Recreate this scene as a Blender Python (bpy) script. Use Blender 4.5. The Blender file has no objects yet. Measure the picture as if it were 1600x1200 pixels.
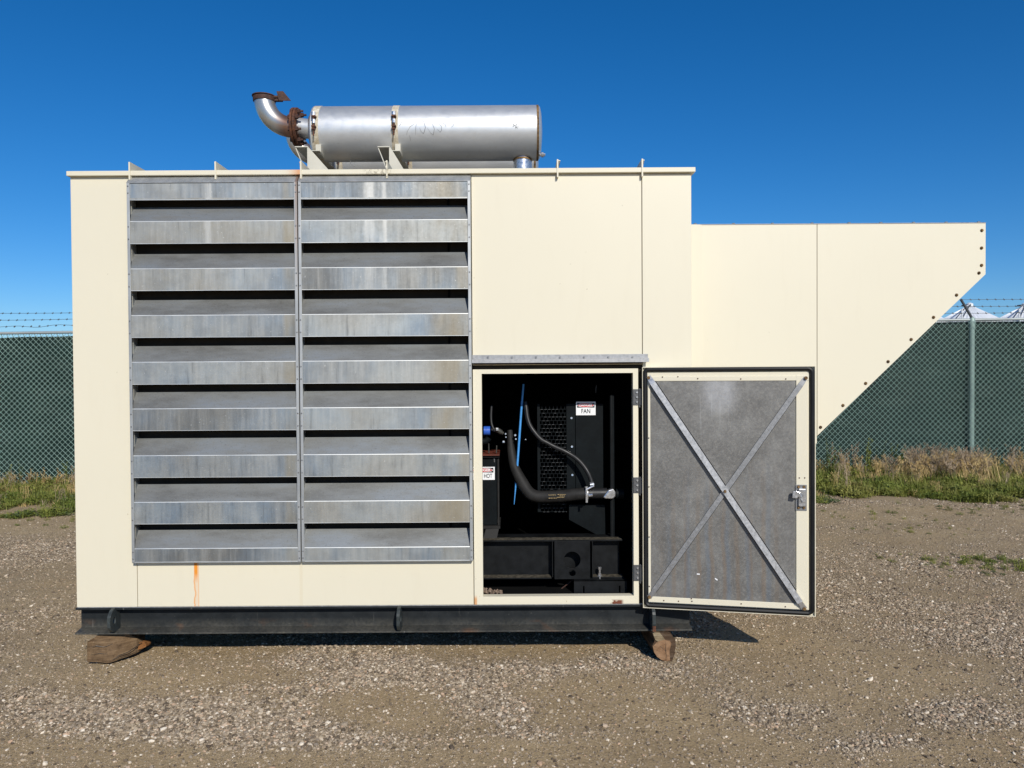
import bpy, bmesh, math, random
import numpy as np
from mathutils import Vector, Matrix

random.seed(7)
rng = np.random.default_rng(7)
S = bpy.context.scene
C = S.collection

# ------------------------------------------------------------------ camera, sky, sun, exposure
EYE = 1.6
FOC = 1200.0                      # focal length in pixels of the 1600 px wide photograph
ROLL = 0.0044
cam_d = bpy.data.cameras.new("camera")
cam_d.sensor_width = 36.0
cam_d.lens = 36.0 * FOC / 1600.0
cam_d.clip_start = 0.05
cam_d.clip_end = 6000
cam = bpy.data.objects.new("camera", cam_d)
C.objects.link(cam)
pitch = math.atan(19.0 / FOC)
cam.matrix_world = Matrix.Translation((0, 0, EYE)) @ Matrix.Rotation(math.pi / 2 - pitch, 4, 'X') @ Matrix.Rotation(-ROLL, 4, 'Z')
S.camera = cam

sun_dir = Vector((0.146, -0.457, 0.297)).normalized()          # towards the sun
sun_el = math.asin(sun_dir.z)
sun_az = math.atan2(sun_dir.x, sun_dir.y)
world = bpy.data.worlds.new("World")
S.world = world
world.use_nodes = True
wn = world.node_tree.nodes
wl = world.node_tree.links
wn.clear()
w_out = wn.new("ShaderNodeOutputWorld")
w_bg = wn.new("ShaderNodeBackground")
w_sky = wn.new("ShaderNodeTexSky")
w_sky.sky_type = 'NISHITA'
w_sky.sun_disc = False
w_sky.sun_elevation = sun_el
w_sky.sun_rotation = sun_az
w_sky.altitude = 0
w_sky.air_density = 0.85
w_sky.dust_density = 0.3
w_sky.ozone_density = 8.0
w_hs = wn.new("ShaderNodeHueSaturation")
w_hs.inputs['Saturation'].default_value = 1.2
w_hs.inputs['Value'].default_value = 1.0
w_bg.inputs['Strength'].default_value = 0.105
wl.new(w_sky.outputs[0], w_hs.inputs['Color'])
wl.new(w_hs.outputs[0], w_bg.inputs['Color'])
wl.new(w_bg.outputs[0], w_out.inputs['Surface'])

sun_d = bpy.data.lights.new("sun", 'SUN')
sun_d.energy = 4.2
sun_d.angle = math.radians(0.5)
sun_d.color = (1.0, 0.955, 0.87)
sun = bpy.data.objects.new("sun", sun_d)
sun.rotation_mode = 'QUATERNION'
sun.rotation_quaternion = sun_dir.to_track_quat('Z', 'Y')
C.objects.link(sun)

S.view_settings.view_transform = 'Standard'
S.view_settings.look = 'None'
S.view_settings.exposure = 0.0
S.view_settings.gamma = 1.0
S.view_settings.use_curve_mapping = False
S.render.engine = 'CYCLES'
S.cycles.max_bounces = 6

# ------------------------------------------------------------------ helpers
D0 = 4.25                         # distance of the front face
SL = 0.0064                       # slope of the unit's horizontals in the photograph

TILT = SL - ROLL
GEN_INV = (Matrix.Translation((0, D0, 0)) @ Matrix.Rotation(-TILT, 4, 'Y')).inverted()

def world_at(px, py, D):
    """measured pixel of the photograph at distance D -> world point"""
    d = cam.matrix_world.to_3x3() @ Vector(((px - 800.0) / FOC, (600.0 - py) / FOC, -1.0))
    k = D / d.y
    return Vector((d.x * k, D, EYE + d.z * k))

def X(px, D=D0, py=600.0):
    return (GEN_INV @ world_at(px, py, D)).x

def Z(px, py, D=D0):
    return (GEN_INV @ world_at(px, py, D)).z

def XW(px, D, py=600.0):
    return world_at(px, py, D).x

def ZW(px, py, D):
    return world_at(px, py, D).z

class MB:
    def __init__(s):
        s.v = []
        s.f = []
    def add(s, vs, fs):
        n = len(s.v)
        s.v += [tuple(p) for p in vs]
        s.f += [tuple(i + n for i in f) for f in fs]
        return s
    def box(s, x0, x1, y0, y1, z0, z1):
        vs = [(x, y, z) for x in (x0, x1) for y in (y0, y1) for z in (z0, z1)]
        return s.add(vs, [(0, 1, 3, 2), (4, 6, 7, 5), (0, 4, 5, 1), (2, 3, 7, 6), (0, 2, 6, 4), (1, 5, 7, 3)])
    def prism(s, a, b):
        n = len(a)
        fs = [tuple(range(n)), tuple(range(2 * n - 1, n - 1, -1))]
        fs += [(i, (i + 1) % n, n + (i + 1) % n, n + i) for i in range(n)]
        return s.add(list(a) + list(b), fs)
    def pxz(s, poly, y0, y1):
        return s.prism([(x, y0, z) for x, z in poly], [(x, y1, z) for x, z in poly])
    def pyz(s, poly, x0, x1):
        return s.prism([(x0, y, z) for y, z in poly], [(x1, y, z) for y, z in poly])
    def tube(s, pts, r, n=10, caps=True):
        pts = [Vector(p) for p in pts]
        rs = r if isinstance(r, (list, tuple)) else [r] * len(pts)
        rings = []
        up = None
        for i, p in enumerate(pts):
            t = (pts[min(i + 1, len(pts) - 1)] - pts[max(i - 1, 0)]).normalized()
            if up is None:
                up = t.orthogonal().normalized()
            up = (up - t * up.dot(t)).normalized()
            w = t.cross(up)
            rings.append([p + (up * math.cos(2 * math.pi * k / n) + w * math.sin(2 * math.pi * k / n)) * rs[i] for k in range(n)])
        vs = [q for ring in rings for q in ring]
        fs = []
        for i in range(len(pts) - 1):
            for k in range(n):
                fs.append((i * n + k, i * n + (k + 1) % n, (i + 1) * n + (k + 1) % n, (i + 1) * n + k))
        if caps:
            fs.append(tuple(range(n))[::-1])
            fs.append(tuple(range((len(pts) - 1) * n, len(pts) * n)))
        return s.add(vs, fs)
    def cyl(s, a, b, r, n=12):
        return s.tube([a, b], r, n)
    def lathe_x(s, prof, cy, cz, n=48):
        """prof: list of (x, r) turned round an axis parallel to X"""
        vs, fs = [], []
        for x, r in prof:
            vs += [(x, cy + r * math.cos(2 * math.pi * k / n), cz + r * math.sin(2 * math.pi * k / n)) for k in range(n)]
        for i in range(len(prof) - 1):
            for k in range(n):
                fs.append((i * n + k, i * n + (k + 1) % n, (i + 1) * n + (k + 1) % n, (i + 1) * n + k))
        fs.append(tuple(range(n))[::-1])
        fs.append(tuple(range((len(prof) - 1) * n, len(prof) * n)))
        return s.add(vs, fs)
    def build(s, name, mat, parent=None, bevel=0, smooth=False, kind=None, label=None, mw=None):
        me = bpy.data.meshes.new(name)
        me.from_pydata(s.v, [], s.f)
        bm = bmesh.new()
        bm.from_mesh(me)
        bmesh.ops.recalc_face_normals(bm, faces=bm.faces)
        bm.to_mesh(me)
        bm.free()
        me.materials.append(mat)
        if smooth:
            me.polygons.foreach_set("use_smooth", [True] * len(me.polygons))
            me.set_sharp_from_angle(angle=math.radians(38))
        o = bpy.data.objects.new(name, me)
        C.objects.link(o)
        if parent is not None:
            o.parent = parent
        if bevel:
            m = o.modifiers.new("bevel", 'BEVEL')
            m.width = bevel
            m.segments = 2
            m.limit_method = 'ANGLE'
        if kind:
            o["kind"] = kind
        if label:
            o["label"] = label
        return o

def copy_obj(o, parent, loc=None):
    c = o.copy()
    C.objects.link(c)
    c.parent = parent
    if loc is not None:
        c.location = loc
    return c

def thing(name, label, cat, loc=(0, 0, 0), rot=(0, 0, 0), group=None):
    o = bpy.data.objects.new(name, None)
    C.objects.link(o)
    o.location = loc
    o.rotation_euler = rot
    o["label"] = label
    o["category"] = cat
    if group:
        o["group"] = group
    return o

def tag(o, label, cat, group=None):
    o["label"] = label
    o["category"] = cat
    if group:
        o["group"] = group

# value noise on arrays
_tab = np.random.default_rng(3).random((256, 256))
def vnoise(x, y):
    xi = np.floor(x).astype(int)
    yi = np.floor(y).astype(int)
    fx = x - xi
    fy = y - yi
    fx = fx * fx * (3 - 2 * fx)
    fy = fy * fy * (3 - 2 * fy)
    a = _tab[xi & 255, yi & 255]
    b = _tab[(xi + 1) & 255, yi & 255]
    c = _tab[xi & 255, (yi + 1) & 255]
    d = _tab[(xi + 1) & 255, (yi + 1) & 255]
    return (a * (1 - fx) + b * fx) * (1 - fy) + (c * (1 - fx) + d * fx) * fy
def fbm(x, y, o=4):
    s = 0
    a = 0.5
    t = 0
    for k in range(o):
        s = s + a * vnoise(x * 2 ** k + 17.3 * k, y * 2 ** k + 9.1 * k)
        t += a
        a *= 0.5
    return s / t
def smooth01(t):
    t = np.clip(t, 0, 1)
    return t * t * (3 - 2 * t)

# ------------------------------------------------------------------ material helpers
class NT:
    def __init__(s, name):
        s.m = bpy.data.materials.new(name)
        s.m.use_nodes = True
        s.n = s.m.node_tree.nodes
        s.l = s.m.node_tree.links
        s.b = s.n["Principled BSDF"]
    def new(s, t, **k):
        q = s.n.new(t)
        for a, b in k.items():
            setattr(q, a, b)
        return q
    def link(s, a, b):
        s.l.new(a, b)
    def pos(s, scale=(1, 1, 1), loc=(0, 0, 0), space='world'):
        if space == 'world':
            g = s.new("ShaderNodeNewGeometry").outputs['Position']
        else:
            g = s.new("ShaderNodeTexCoord").outputs['Object']
        m = s.new("ShaderNodeMapping")
        m.inputs['Scale'].default_value = scale
        m.inputs['Location'].default_value = loc
        s.link(g, m.inputs[0])
        return m.outputs[0]
    def noise(s, vec, scale=5, detail=4, rough=0.55):
        q = s.new("ShaderNodeTexNoise")
        q.inputs['Scale'].default_value = scale
        q.inputs['Detail'].default_value = detail
        q.inputs['Roughness'].default_value = rough
        s.link(vec, q.inputs['Vector'])
        return q.outputs['Fac']
    def ramp(s, fac, stops):
        q = s.new("ShaderNodeValToRGB")
        e = q.color_ramp.elements
        while len(e) < len(stops):
            e.new(0.5)
        for el, (p, c) in zip(e, stops):
            el.position = p
            el.color = (c, c, c, 1) if isinstance(c, (int, float)) else (*c, 1)
        s.link(fac, q.inputs[0])
        return q.outputs[0]
    def mix(s, fac, a, b, mode='MIX'):
        q = s.new("ShaderNodeMix", data_type='RGBA', blend_type=mode)
        for k, v in ((0, fac), (6, a), (7, b)):
            if hasattr(v, 'is_output') or hasattr(v, 'links'):
                s.link(v, q.inputs[k])
            elif k == 0:
                q.inputs[k].default_value = v
            else:
                q.inputs[k].default_value = (*v, 1)
        return q.outputs[2]
    def math(s, op, a, b=0.0, c=0.0):
        q = s.new("ShaderNodeMath", operation=op)
        for k, v in enumerate((a, b, c)):
            if hasattr(v, 'links'):
                s.link(v, q.inputs[k])
            else:
                q.inputs[k].default_value = v
        return q.outputs[0]
    def sep(s, vec):
        q = s.new("ShaderNodeSeparateXYZ")
        s.link(vec, q.inputs[0])
        return q.outputs
    def bump(s, h, strength=0.2, dist=0.01):
        q = s.new("ShaderNodeBump")
        q.inputs['Strength'].default_value = strength
        q.inputs['Distance'].default_value = dist
        s.link(h, q.inputs['Height'])
        s.link(q.outputs[0], s.b.inputs['Normal'])
    def set(s, color=None, rough=None, metal=None, spec=None):
        for k, v in (('Base Color', color), ('Roughness', rough), ('Metallic', metal), ('Specular IOR Level', spec)):
            if v is None:
                continue
            if hasattr(v, 'links'):
                s.link(v, s.b.inputs[k])
            elif k == 'Base Color':
                s.b.inputs[k].default_value = (*v, 1)
            else:
                s.b.inputs[k].default_value = v
        return s.m

def band(t, coord, c, w, soft):
    """1 inside |coord-c|<w, fading over soft"""
    d = t.math('ABSOLUTE', t.math('SUBTRACT', coord, c))
    q = t.new("ShaderNodeMapRange", interpolation_type='SMOOTHSTEP')
    q.inputs['From Min'].default_value = w + soft
    q.inputs['From Max'].default_value = w
    t.link(d, q.inputs['Value'])
    return q.outputs[0]

def plain(name, color, rough=0.5, metal=0.0, var=0.25, scale=12, spec=None):
    t = NT(name)
    n = t.noise(t.pos(), scale, 5)
    c2 = tuple(c * (1 - var) for c in color)
    c3 = tuple(min(1, c * (1 + var)) for c in color)
    col = t.ramp(n, [(0.3, c2), (0.7, c3)])
    r = t.ramp(n, [(0.3, max(0, rough - 0.08)), (0.7, min(1, rough + 0.08))])
    return t.set(col, r, metal, spec)

CREAM = (0.70, 0.645, 0.50)
def cream_material(name, rust_marks=False):
    t = NT(name)
    p = t.pos()
    a = t.noise(p, 1.3, 3)
    b = t.noise(t.pos((9, 9, 1.4)), 2.0, 4)
    col = t.ramp(a, [(0.3, tuple(c * 0.975 for c in CREAM)), (0.7, CREAM)])
    dirt = t.ramp(b, [(0.56, 0.0), (0.8, 0.08)])
    col = t.mix(dirt, col, (0.50, 0.43, 0.30))
    sp = t.noise(p, 42, 2)
    col = t.mix(t.ramp(sp, [(0.775, 0.0), (0.80, 0.55)]), col, (0.36, 0.30, 0.2))
    x, y, z = t.sep(p)
    if rust_marks:
        wob = t.math('MULTIPLY', t.math('SUBTRACT', t.noise(t.pos((1, 1, 14)), 1.2, 3), 0.5), 0.03)
        xs = t.math('ADD', x, wob)
        top = t.new("ShaderNodeMapRange"); top.inputs['From Min'].default_value = 0.42; top.inputs['From Max'].default_value = 0.49
        t.link(z, top.inputs['Value'])
        core = t.math('MULTIPLY', band(t, x, X(302.0), 0.007, 0.006), top.outputs[0])
        l1 = t.math('MULTIPLY', band(t, xs, X(300), 0.0015, 0.004), 0.75)
        l2 = t.math('MULTIPLY', band(t, x, X(306), 0.0012, 0.002), 0.55)
        fill = t.math('MULTIPLY', band(t, x, X(303), 0.008, 0.004), 0.16)
        m = t.math('MAXIMUM', t.math('MAXIMUM', core, l1), t.math('MAXIMUM', l2, fill))
        m2 = t.math('MULTIPLY', band(t, x, X(467), 0.006, 0.005), 0.16)
        col = t.mix(m2, col, (0.55, 0.42, 0.2))
        col = t.mix(m, col, (0.74, 0.27, 0.03))
    t.bump(t.noise(p, 0.9, 2), 0.03, 0.05)
    return t.set(col, 0.42, 0.0)

M_cream = cream_material("cream_enamel")
M_cream_rust = cream_material("cream_enamel_with_rust_run", True)

def chipped_cream():
    t = NT("cream_enamel_chipped")
    p = t.pos()
    x, y, z = t.sep(p)
    near = t.math('MULTIPLY', band(t, x, X(962), 0.022, 0.02), band(t, z, Z(961, 941), 0.010, 0.012))
    n = t.noise(p, 34, 3)
    m = t.math('MULTIPLY', near, t.ramp(n, [(0.44, 0.0), (0.48, 1.0)]))
    c = t.math('MULTIPLY', band(t, x, X(740), 0.006, 0.008), band(t, z, Z(740, 940), 0.012, 0.03))
    col = t.mix(t.math('MULTIPLY', c, 0.8), CREAM, (0.6, 0.26, 0.07))
    col = t.mix(m, col, (0.16, 0.05, 0.025))
    sp = t.noise(p, 55, 2)
    col = t.mix(t.ramp(sp, [(0.74, 0.0), (0.77, 0.6)]), col, (0.3, 0.22, 0.12))
    return t.set(col, 0.42)
M_cream_chip = chipped_cream()

def roof_cream():
    t = NT("cream_roof_edge")
    p = t.pos()
    x, y, z = t.sep(p)
    col = t.ramp(t.noise(p, 2, 4), [(0.3, tuple(c * 0.95 for c in CREAM)), (0.7, CREAM)])
    q = t.new("ShaderNodeMapRange")
    q.inputs['From Min'].default_value = X(444, 4.225)
    q.inputs['From Max'].default_value = X(469, 4.225)
    t.link(x, q.inputs['Value'])
    m = t.math('MULTIPLY', t.math('POWER', q.outputs[0], 1.6), t.math('LESS_THAN', x, X(470.5, 4.225)))
    col = t.mix(t.math('MULTIPLY', m, 0.75), col, (0.62, 0.22, 0.04))
    st = t.math('MULTIPLY', band(t, x, X(592, 4.225), 0.04, 0.05), t.ramp(t.noise(p, 70, 3), [(0.47, 0.0), (0.6, 0.6)]))
    col = t.mix(st, col, (0.2, 0.17, 0.11))
    return t.set(col, 0.45)
M_roof = roof_cream()

def galvanised():
    t = NT("weathered_galvanised_sheet")
    p = t.pos()
    x, y, z = t.sep(p)
    row = t.math('FLOOR', t.math('DIVIDE', t.math('SUBTRACT', z, 2.30 - 0.2588 * 10), 0.2588))
    side = t.math('GREATER_THAN', x, X(467.6, 4.21))
    cell = t.math('ADD', t.math('MULTIPLY', row, 5.37), t.math('MULTIPLY', side, 31.7))
    def streak(sx, sz, scale, detail, rough, off):
        c = t.new("ShaderNodeCombineXYZ")
        t.link(t.math('MULTIPLY', x, sx), c.inputs[0])
        t.link(t.math('ADD', cell, off), c.inputs[1])
        t.link(t.math('MULTIPLY', z, sz), c.inputs[2])
        return t.noise(c.outputs[0], scale, detail, rough)
    st = streak(22, 1.6, 1.9, 6, 0.65, 0)
    st2 = streak(3.2, 0.8, 1.3, 4, 0.6, 11.3)
    big = streak(1.0, 0.9, 1.1, 4, 0.6, 23.1)
    fine = t.noise(p, 60, 4, 0.7)
    patch = t.noise(p, 9, 5, 0.65)
    base = t.ramp(big, [(0.34, (0.215, 0.22, 0.215)), (0.46, (0.28, 0.33, 0.375)), (0.54, (0.41, 0.44, 0.445)), (0.68, (0.38, 0.365, 0.32))])
    base = t.mix(t.ramp(st2, [(0.42, 0.0), (0.62, 0.55)]), base, (0.43, 0.41, 0.36))
    base = t.mix(t.ramp(st, [(0.46, 0.0), (0.74, 0.42)]), base, (0.62, 0.61, 0.57))
    base = t.mix(t.ramp(st, [(0.24, 0.6), (0.42, 0.0)]), base, (0.11, 0.112, 0.115))
    base = t.mix(t.ramp(patch, [(0.45, 0.0), (0.75, 0.35)]), base, (0.17, 0.168, 0.16))
    # pale run-off marks down the upper rows
    fade = t.new("ShaderNodeMapRange")
    fade.inputs['From Min'].default_value = 1.75
    fade.inputs['From Max'].default_value = 2.5
    t.link(z, fade.inputs['Value'])
    wob = t.math('MULTIPLY', t.math('SUBTRACT', t.noise(t.pos((1, 1, 1)), 6, 3), 0.5), 0.05)
    xw = t.math('ADD', x, wob)
    w1 = t.math('MAXIMUM', band(t, xw, X(331), 0.006, 0.022), band(t, xw, X(580), 0.012, 0.03))
    w1 = t.math('MAXIMUM', w1, band(t, xw, X(603), 0.004, 0.014))
    w1 = t.math('MULTIPLY', w1, fade.outputs[0])
    w1 = t.math('MULTIPLY', w1, t.ramp(st, [(0.3, 0.3), (0.65, 0.9)]))
    base = t.mix(w1, base, (0.62, 0.61, 0.57))
    tan = t.math('MAXIMUM', band(t, x, X(456), 0.018, 0.03), band(t, x, X(705), 0.02, 0.16))
    tan = t.math('MULTIPLY', tan, t.ramp(st2, [(0.35, 0.1), (0.6, 0.6)]))
    base = t.mix(tan, base, (0.33, 0.275, 0.18))
    speck = t.noise(p, 95, 2, 0.5)
    base = t.mix(t.ramp(speck, [(0.71, 0.0), (0.75, 0.8)]), base, (0.6, 0.6, 0.56))
    t.bump(patch, 0.10, 0.006)
    return t.set(base, t.ramp(fine, [(0.3, 0.55), (0.7, 0.70)]), 0.93)
M_galv = galvanised()
def post_galv():
    t = NT("pale_galvanised_post_with_rust_run")
    p = t.pos()
    x, y, z = t.sep(p)
    n = t.noise(t.pos((6, 6, 1.5)), 3, 5, 0.65)
    col = t.ramp(n, [(0.3, (0.36, 0.37, 0.37)), (0.7, (0.52, 0.53, 0.525))])
    up = t.new("ShaderNodeMapRange")
    up.inputs['From Min'].default_value = 1.9
    up.inputs['From Max'].default_value = 2.70
    t.link(z, up.inputs['Value'])
    m = t.math('MULTIPLY', band(t, x, X(465, 4.21), 0.006, 0.006), t.math('POWER', up.outputs[0], 1.5))
    m = t.math('MULTIPLY', m, t.ramp(n, [(0.3, 0.4), (0.6, 1.0)]))
    col = t.mix(t.math('MULTIPLY', m, 0.8), col, (0.30, 0.14, 0.06))
    return t.set(col, 0.6, 0.85)
M_post = post_galv()
def dusty_shade_galv():
    t = NT("dust_and_shade_galvanised_slope")
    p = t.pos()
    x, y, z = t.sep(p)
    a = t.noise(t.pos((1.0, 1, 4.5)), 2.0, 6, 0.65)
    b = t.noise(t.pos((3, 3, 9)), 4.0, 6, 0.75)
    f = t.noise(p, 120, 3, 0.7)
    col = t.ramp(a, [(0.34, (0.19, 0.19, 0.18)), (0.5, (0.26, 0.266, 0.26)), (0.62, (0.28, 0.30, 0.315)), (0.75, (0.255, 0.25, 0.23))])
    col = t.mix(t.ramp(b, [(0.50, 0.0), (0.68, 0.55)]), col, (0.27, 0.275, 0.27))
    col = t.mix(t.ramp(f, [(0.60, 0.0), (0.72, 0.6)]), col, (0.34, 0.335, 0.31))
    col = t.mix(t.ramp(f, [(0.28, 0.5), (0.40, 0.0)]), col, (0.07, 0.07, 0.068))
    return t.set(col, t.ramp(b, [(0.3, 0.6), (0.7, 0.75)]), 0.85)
M_dusty_shade = dusty_shade_galv()  # dusty sheet, also painted darker to give the slopes their shade tone
M_edge_glint = plain("painted_sheet_edge_glint", (0.72, 0.72, 0.69), 0.5, 0.7, var=0.12, scale=6)  # pale tone painted as a highlight along slat folds and hems

def door_sheet():
    t = NT("stained_galvanised_liner")
    p = t.pos()
    x, y, z = t.sep(p)
    n1 = t.noise(p, 5.5, 8, 0.78)
    n2 = t.noise(p, 70, 5, 0.8)
    n3 = t.noise(p, 210, 3, 0.75)
    base = t.ramp(n1, [(0.30, (0.135, 0.128, 0.118)), (0.5, (0.19, 0.183, 0.17)), (0.70, (0.275, 0.268, 0.25))])
    base = t.mix(t.ramp(n2, [(0.48, 0.0), (0.68, 0.5)]), base, (0.33, 0.315, 0.285))
    base = t.mix(t.ramp(n3, [(0.52, 0.0), (0.75, 0.45)]), base, (0.045, 0.042, 0.04))
    # damp stain stripes in the lower right half
    w = t.math('ADD', x, t.math('MULTIPLY', t.math('SUBTRACT', t.noise(t.pos((1, 1, 1)), 4, 3), 0.5), 0.03))
    s = t.math('SINE', t.math('MULTIPLY', w, 95.0))
    s2 = t.math('SINE', t.math('MULTIPLY', w, 61.0))
    area = t.new("ShaderNodeMapRange")
    area.inputs['From Min'].default_value = 1.28
    area.inputs['From Max'].default_value = 0.72
    t.link(t.math('ADD', z, t.math('MULTIPLY', t.noise(t.pos((4, 4, 1)), 2, 3), 0.3)), area.inputs['Value'])
    area2 = band(t, x, 1.13, 0.20, 0.18)
    am = t.math('MULTIPLY', area.outputs[0], area2)
    am = t.math('MULTIPLY', am, t.ramp(n2, [(0.25, 0.55), (0.7, 1.0)]))
    base = t.mix(t.math('MULTIPLY', am, t.ramp(s, [(0.2, 0.0), (0.9, 0.55)])), base, (0.215, 0.155, 0.105))
    base = t.mix(t.math('MULTIPLY', am, t.ramp(s2, [(0.55, 0.0), (1.0, 0.45)])), base, (0.13, 0.175, 0.23))
    # pale scuff at the top
    sc = t.math('MULTIPLY', band(t, x, X(1122, 4.15), 0.03, 0.09), band(t, z, 1.49, 0.02, 0.13))
    base = t.mix(t.math('MULTIPLY', t.math('MULTIPLY', sc, n1), 0.9), base, (0.55, 0.55, 0.56))
    drip = t.math('MULTIPLY', t.ramp(t.noise(t.pos((70, 70, 1.2)), 1.5, 2), [(0.62, 0.0), (0.70, 0.22)]), band(t, z, 1.25, 0.2, 0.2))
    base = t.mix(t.math('MULTIPLY', drip, band(t, x, 1.10, 0.06, 0.08)), base, (0.6, 0.6, 0.58))
    t.bump(n3, 0.18, 0.002)
    return t.set(base, t.ramp(n2, [(0.3, 0.42), (0.7, 0.62)]), 0.45)
M_liner = door_sheet()

def zinc(name="zinc_bracing", c=0.42, r=0.38, m=0.75):
    t = NT(name)
    n = t.noise(t.pos(), 60, 4, 0.7)
    return t.set(t.ramp(n, [(0.3, (c * 0.8, c * 0.8, c * 0.8)), (0.7, (c * 1.15, c * 1.15, c * 1.16))]), t.ramp(n, [(0.3, r - 0.08), (0.7, r + 0.1)]), m)
M_zinc = zinc(c=0.58, r=0.5, m=0.8)
M_hinge = zinc('dull_dark_hinge', 0.11, 0.5, 0.5)
M_bright = zinc("bright_zinc_plate", 0.62, 0.28, 0.85)
M_bolt = zinc("bolt_steel", 0.26, 0.45, 0.6)

def muffler_metal():
    t = NT("aluminised_steel")
    p = t.pos()
    x, y, z = t.sep(p)
    a = t.noise(t.pos((1.2, 3, 3)), 2.2, 5, 0.6)
    b = t.noise(p, 20, 5, 0.7)
    col = t.ramp(a, [(0.3, (0.56, 0.57, 0.575)), (0.7, (0.68, 0.685, 0.68))])
    col = t.mix(t.ramp(b, [(0.55, 0.0), (0.8, 0.35)]), col, (0.38, 0.35, 0.29))
    sm = t.noise(p, 9, 4, 0.7)
    col = t.mix(t.ramp(sm, [(0.68, 0.0), (0.76, 0.45)]), col, (0.27, 0.26, 0.25))
    t.bump(t.noise(p, 4, 2), 0.05, 0.01)
    return t.set(col, t.ramp(b, [(0.3, 0.36), (0.7, 0.50)]), 0.66)
M_muff = muffler_metal()

def elbow_metal():
    t = NT("stainless_with_heat_tint")
    p = t.pos()
    x, y, z = t.sep(p)
    a = t.noise(p, 9, 5, 0.6)
    col = t.ramp(a, [(0.3, (0.50, 0.49, 0.45)), (0.7, (0.62, 0.60, 0.56))])
    q = t.new("ShaderNodeMapRange", interpolation_type='SMOOTHSTEP')
    q.inputs['From Min'].default_value = -1.55
    q.inputs['From Max'].default_value = -1.455
    t.link(t.math('ADD', x, t.math('MULTIPLY', t.math('SUBTRACT', a, 0.5), 0.05)), q.inputs['Value'])
    m = t.math('MULTIPLY', q.outputs[0], t.math('LESS_THAN', x, -1.40))
    col = t.mix(t.math('MULTIPLY', m, 0.8), col, (0.27, 0.10, 0.04))
    return t.set(col, 0.34, 0.8)
M_elbow = elbow_metal()

def rust(name, a, b, metal=0.1):
    t = NT(name)
    n = t.noise(t.pos(), 35, 6, 0.7)
    t.bump(n, 0.4, 0.003)
    return t.set(t.ramp(n, [(0.35, a), (0.65, b)]), 0.75, metal)
M_rust = rust("flaking_rust", (0.03, 0.013, 0.009), (0.17, 0.062, 0.026))
M_rust_dark = rust("dark_rusted_plate", (0.035, 0.018, 0.015), (0.10, 0.045, 0.03))
M_rust_gold = rust("tarnished_weld_bead", (0.05, 0.03, 0.015), (0.33, 0.20, 0.08), 0.5)
M_support = plain('dusty_grey_cream_paint', (0.54, 0.51, 0.42), 0.5, var=0.1, scale=8)
M_strap = rust("stained_cream_strap", (0.42, 0.34, 0.22), (0.66, 0.61, 0.5))

def skid_steel():
    t = NT("black_skid_paint")
    p = t.pos()
    x, y, z = t.sep(p)
    n = t.noise(p, 14, 6, 0.7)
    f = t.noise(p, 75, 4, 0.7)
    col = t.ramp(n, [(0.3, (0.006, 0.008, 0.0095)), (0.7, (0.017, 0.020, 0.022))])
    low = t.new("ShaderNodeMapRange")
    low.inputs['From Min'].default_value = 0.225
    low.inputs['From Max'].default_value = 0.165
    t.link(z, low.inputs['Value'])
    dust = t.math('MULTIPLY', low.outputs[0], t.ramp(f, [(0.32, 0.25), (0.62, 1.0)]))
    dust = t.math('MULTIPLY', dust, t.ramp(t.noise(t.pos((2.5, 1, 1)), 2, 3), [(0.35, 0.35), (0.6, 0.85)]))
    col = t.mix(dust, col, (0.105, 0.098, 0.08))
    rs = t.math('MULTIPLY', t.math('MULTIPLY', low.outputs[0], t.ramp(t.noise(t.pos((2, 1, 4), (4, 0, 0)), 2.4, 4), [(0.60, 0.0), (0.70, 0.7)])), 0.5)
    col = t.mix(rs, col, (0.20, 0.085, 0.035))
    sc = t.noise(t.pos((60, 60, 2)), 1.4, 2)
    col = t.mix(t.ramp(sc, [(0.70, 0.0), (0.735, 0.55)]), col, (0.18, 0.17, 0.15))
    col = t.mix(t.ramp(f, [(0.66, 0.0), (0.74, 0.6)]), col, (0.15, 0.145, 0.13))
    return t.set(col, t.ramp(n, [(0.3, 0.5), (0.7, 0.65)]), 0.0, 0.3)
M_skid = skid_steel()
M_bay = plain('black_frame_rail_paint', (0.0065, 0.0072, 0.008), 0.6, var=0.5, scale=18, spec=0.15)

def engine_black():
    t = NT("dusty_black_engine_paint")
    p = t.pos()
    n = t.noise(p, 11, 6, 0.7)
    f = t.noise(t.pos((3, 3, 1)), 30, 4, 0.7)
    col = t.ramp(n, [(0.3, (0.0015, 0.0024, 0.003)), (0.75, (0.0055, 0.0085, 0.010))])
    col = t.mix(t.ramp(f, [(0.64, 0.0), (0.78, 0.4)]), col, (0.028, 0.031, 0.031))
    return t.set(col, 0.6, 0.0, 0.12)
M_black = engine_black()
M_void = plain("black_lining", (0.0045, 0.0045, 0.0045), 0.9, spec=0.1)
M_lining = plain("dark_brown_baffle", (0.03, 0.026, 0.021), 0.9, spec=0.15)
M_rubber = plain("black_rubber", (0.014, 0.014, 0.015), 0.45, scale=30, spec=0.35)
M_seal = plain("black_rubber_seal", (0.009, 0.009, 0.0095), 0.5, scale=6, spec=0.3)
M_hose = plain("grey_black_hose", (0.020, 0.019, 0.018), 0.6, scale=25, spec=0.2)
M_blue = plain("blue_plastic", (0.06, 0.27, 0.62), 0.4, var=0.12, scale=60)
M_bluecap = plain("blue_plastic_cap", (0.03, 0.11, 0.50), 0.35, var=0.12, scale=60)
M_silver = plain("cast_pump_metal", (0.06, 0.058, 0.05), 0.5, 0.3, scale=50)
M_gold = plain("gold_print", (0.40, 0.29, 0.13), 0.6)
M_white = plain("white_sign_print", (0.82, 0.82, 0.82), 0.4, var=0.03)
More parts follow.
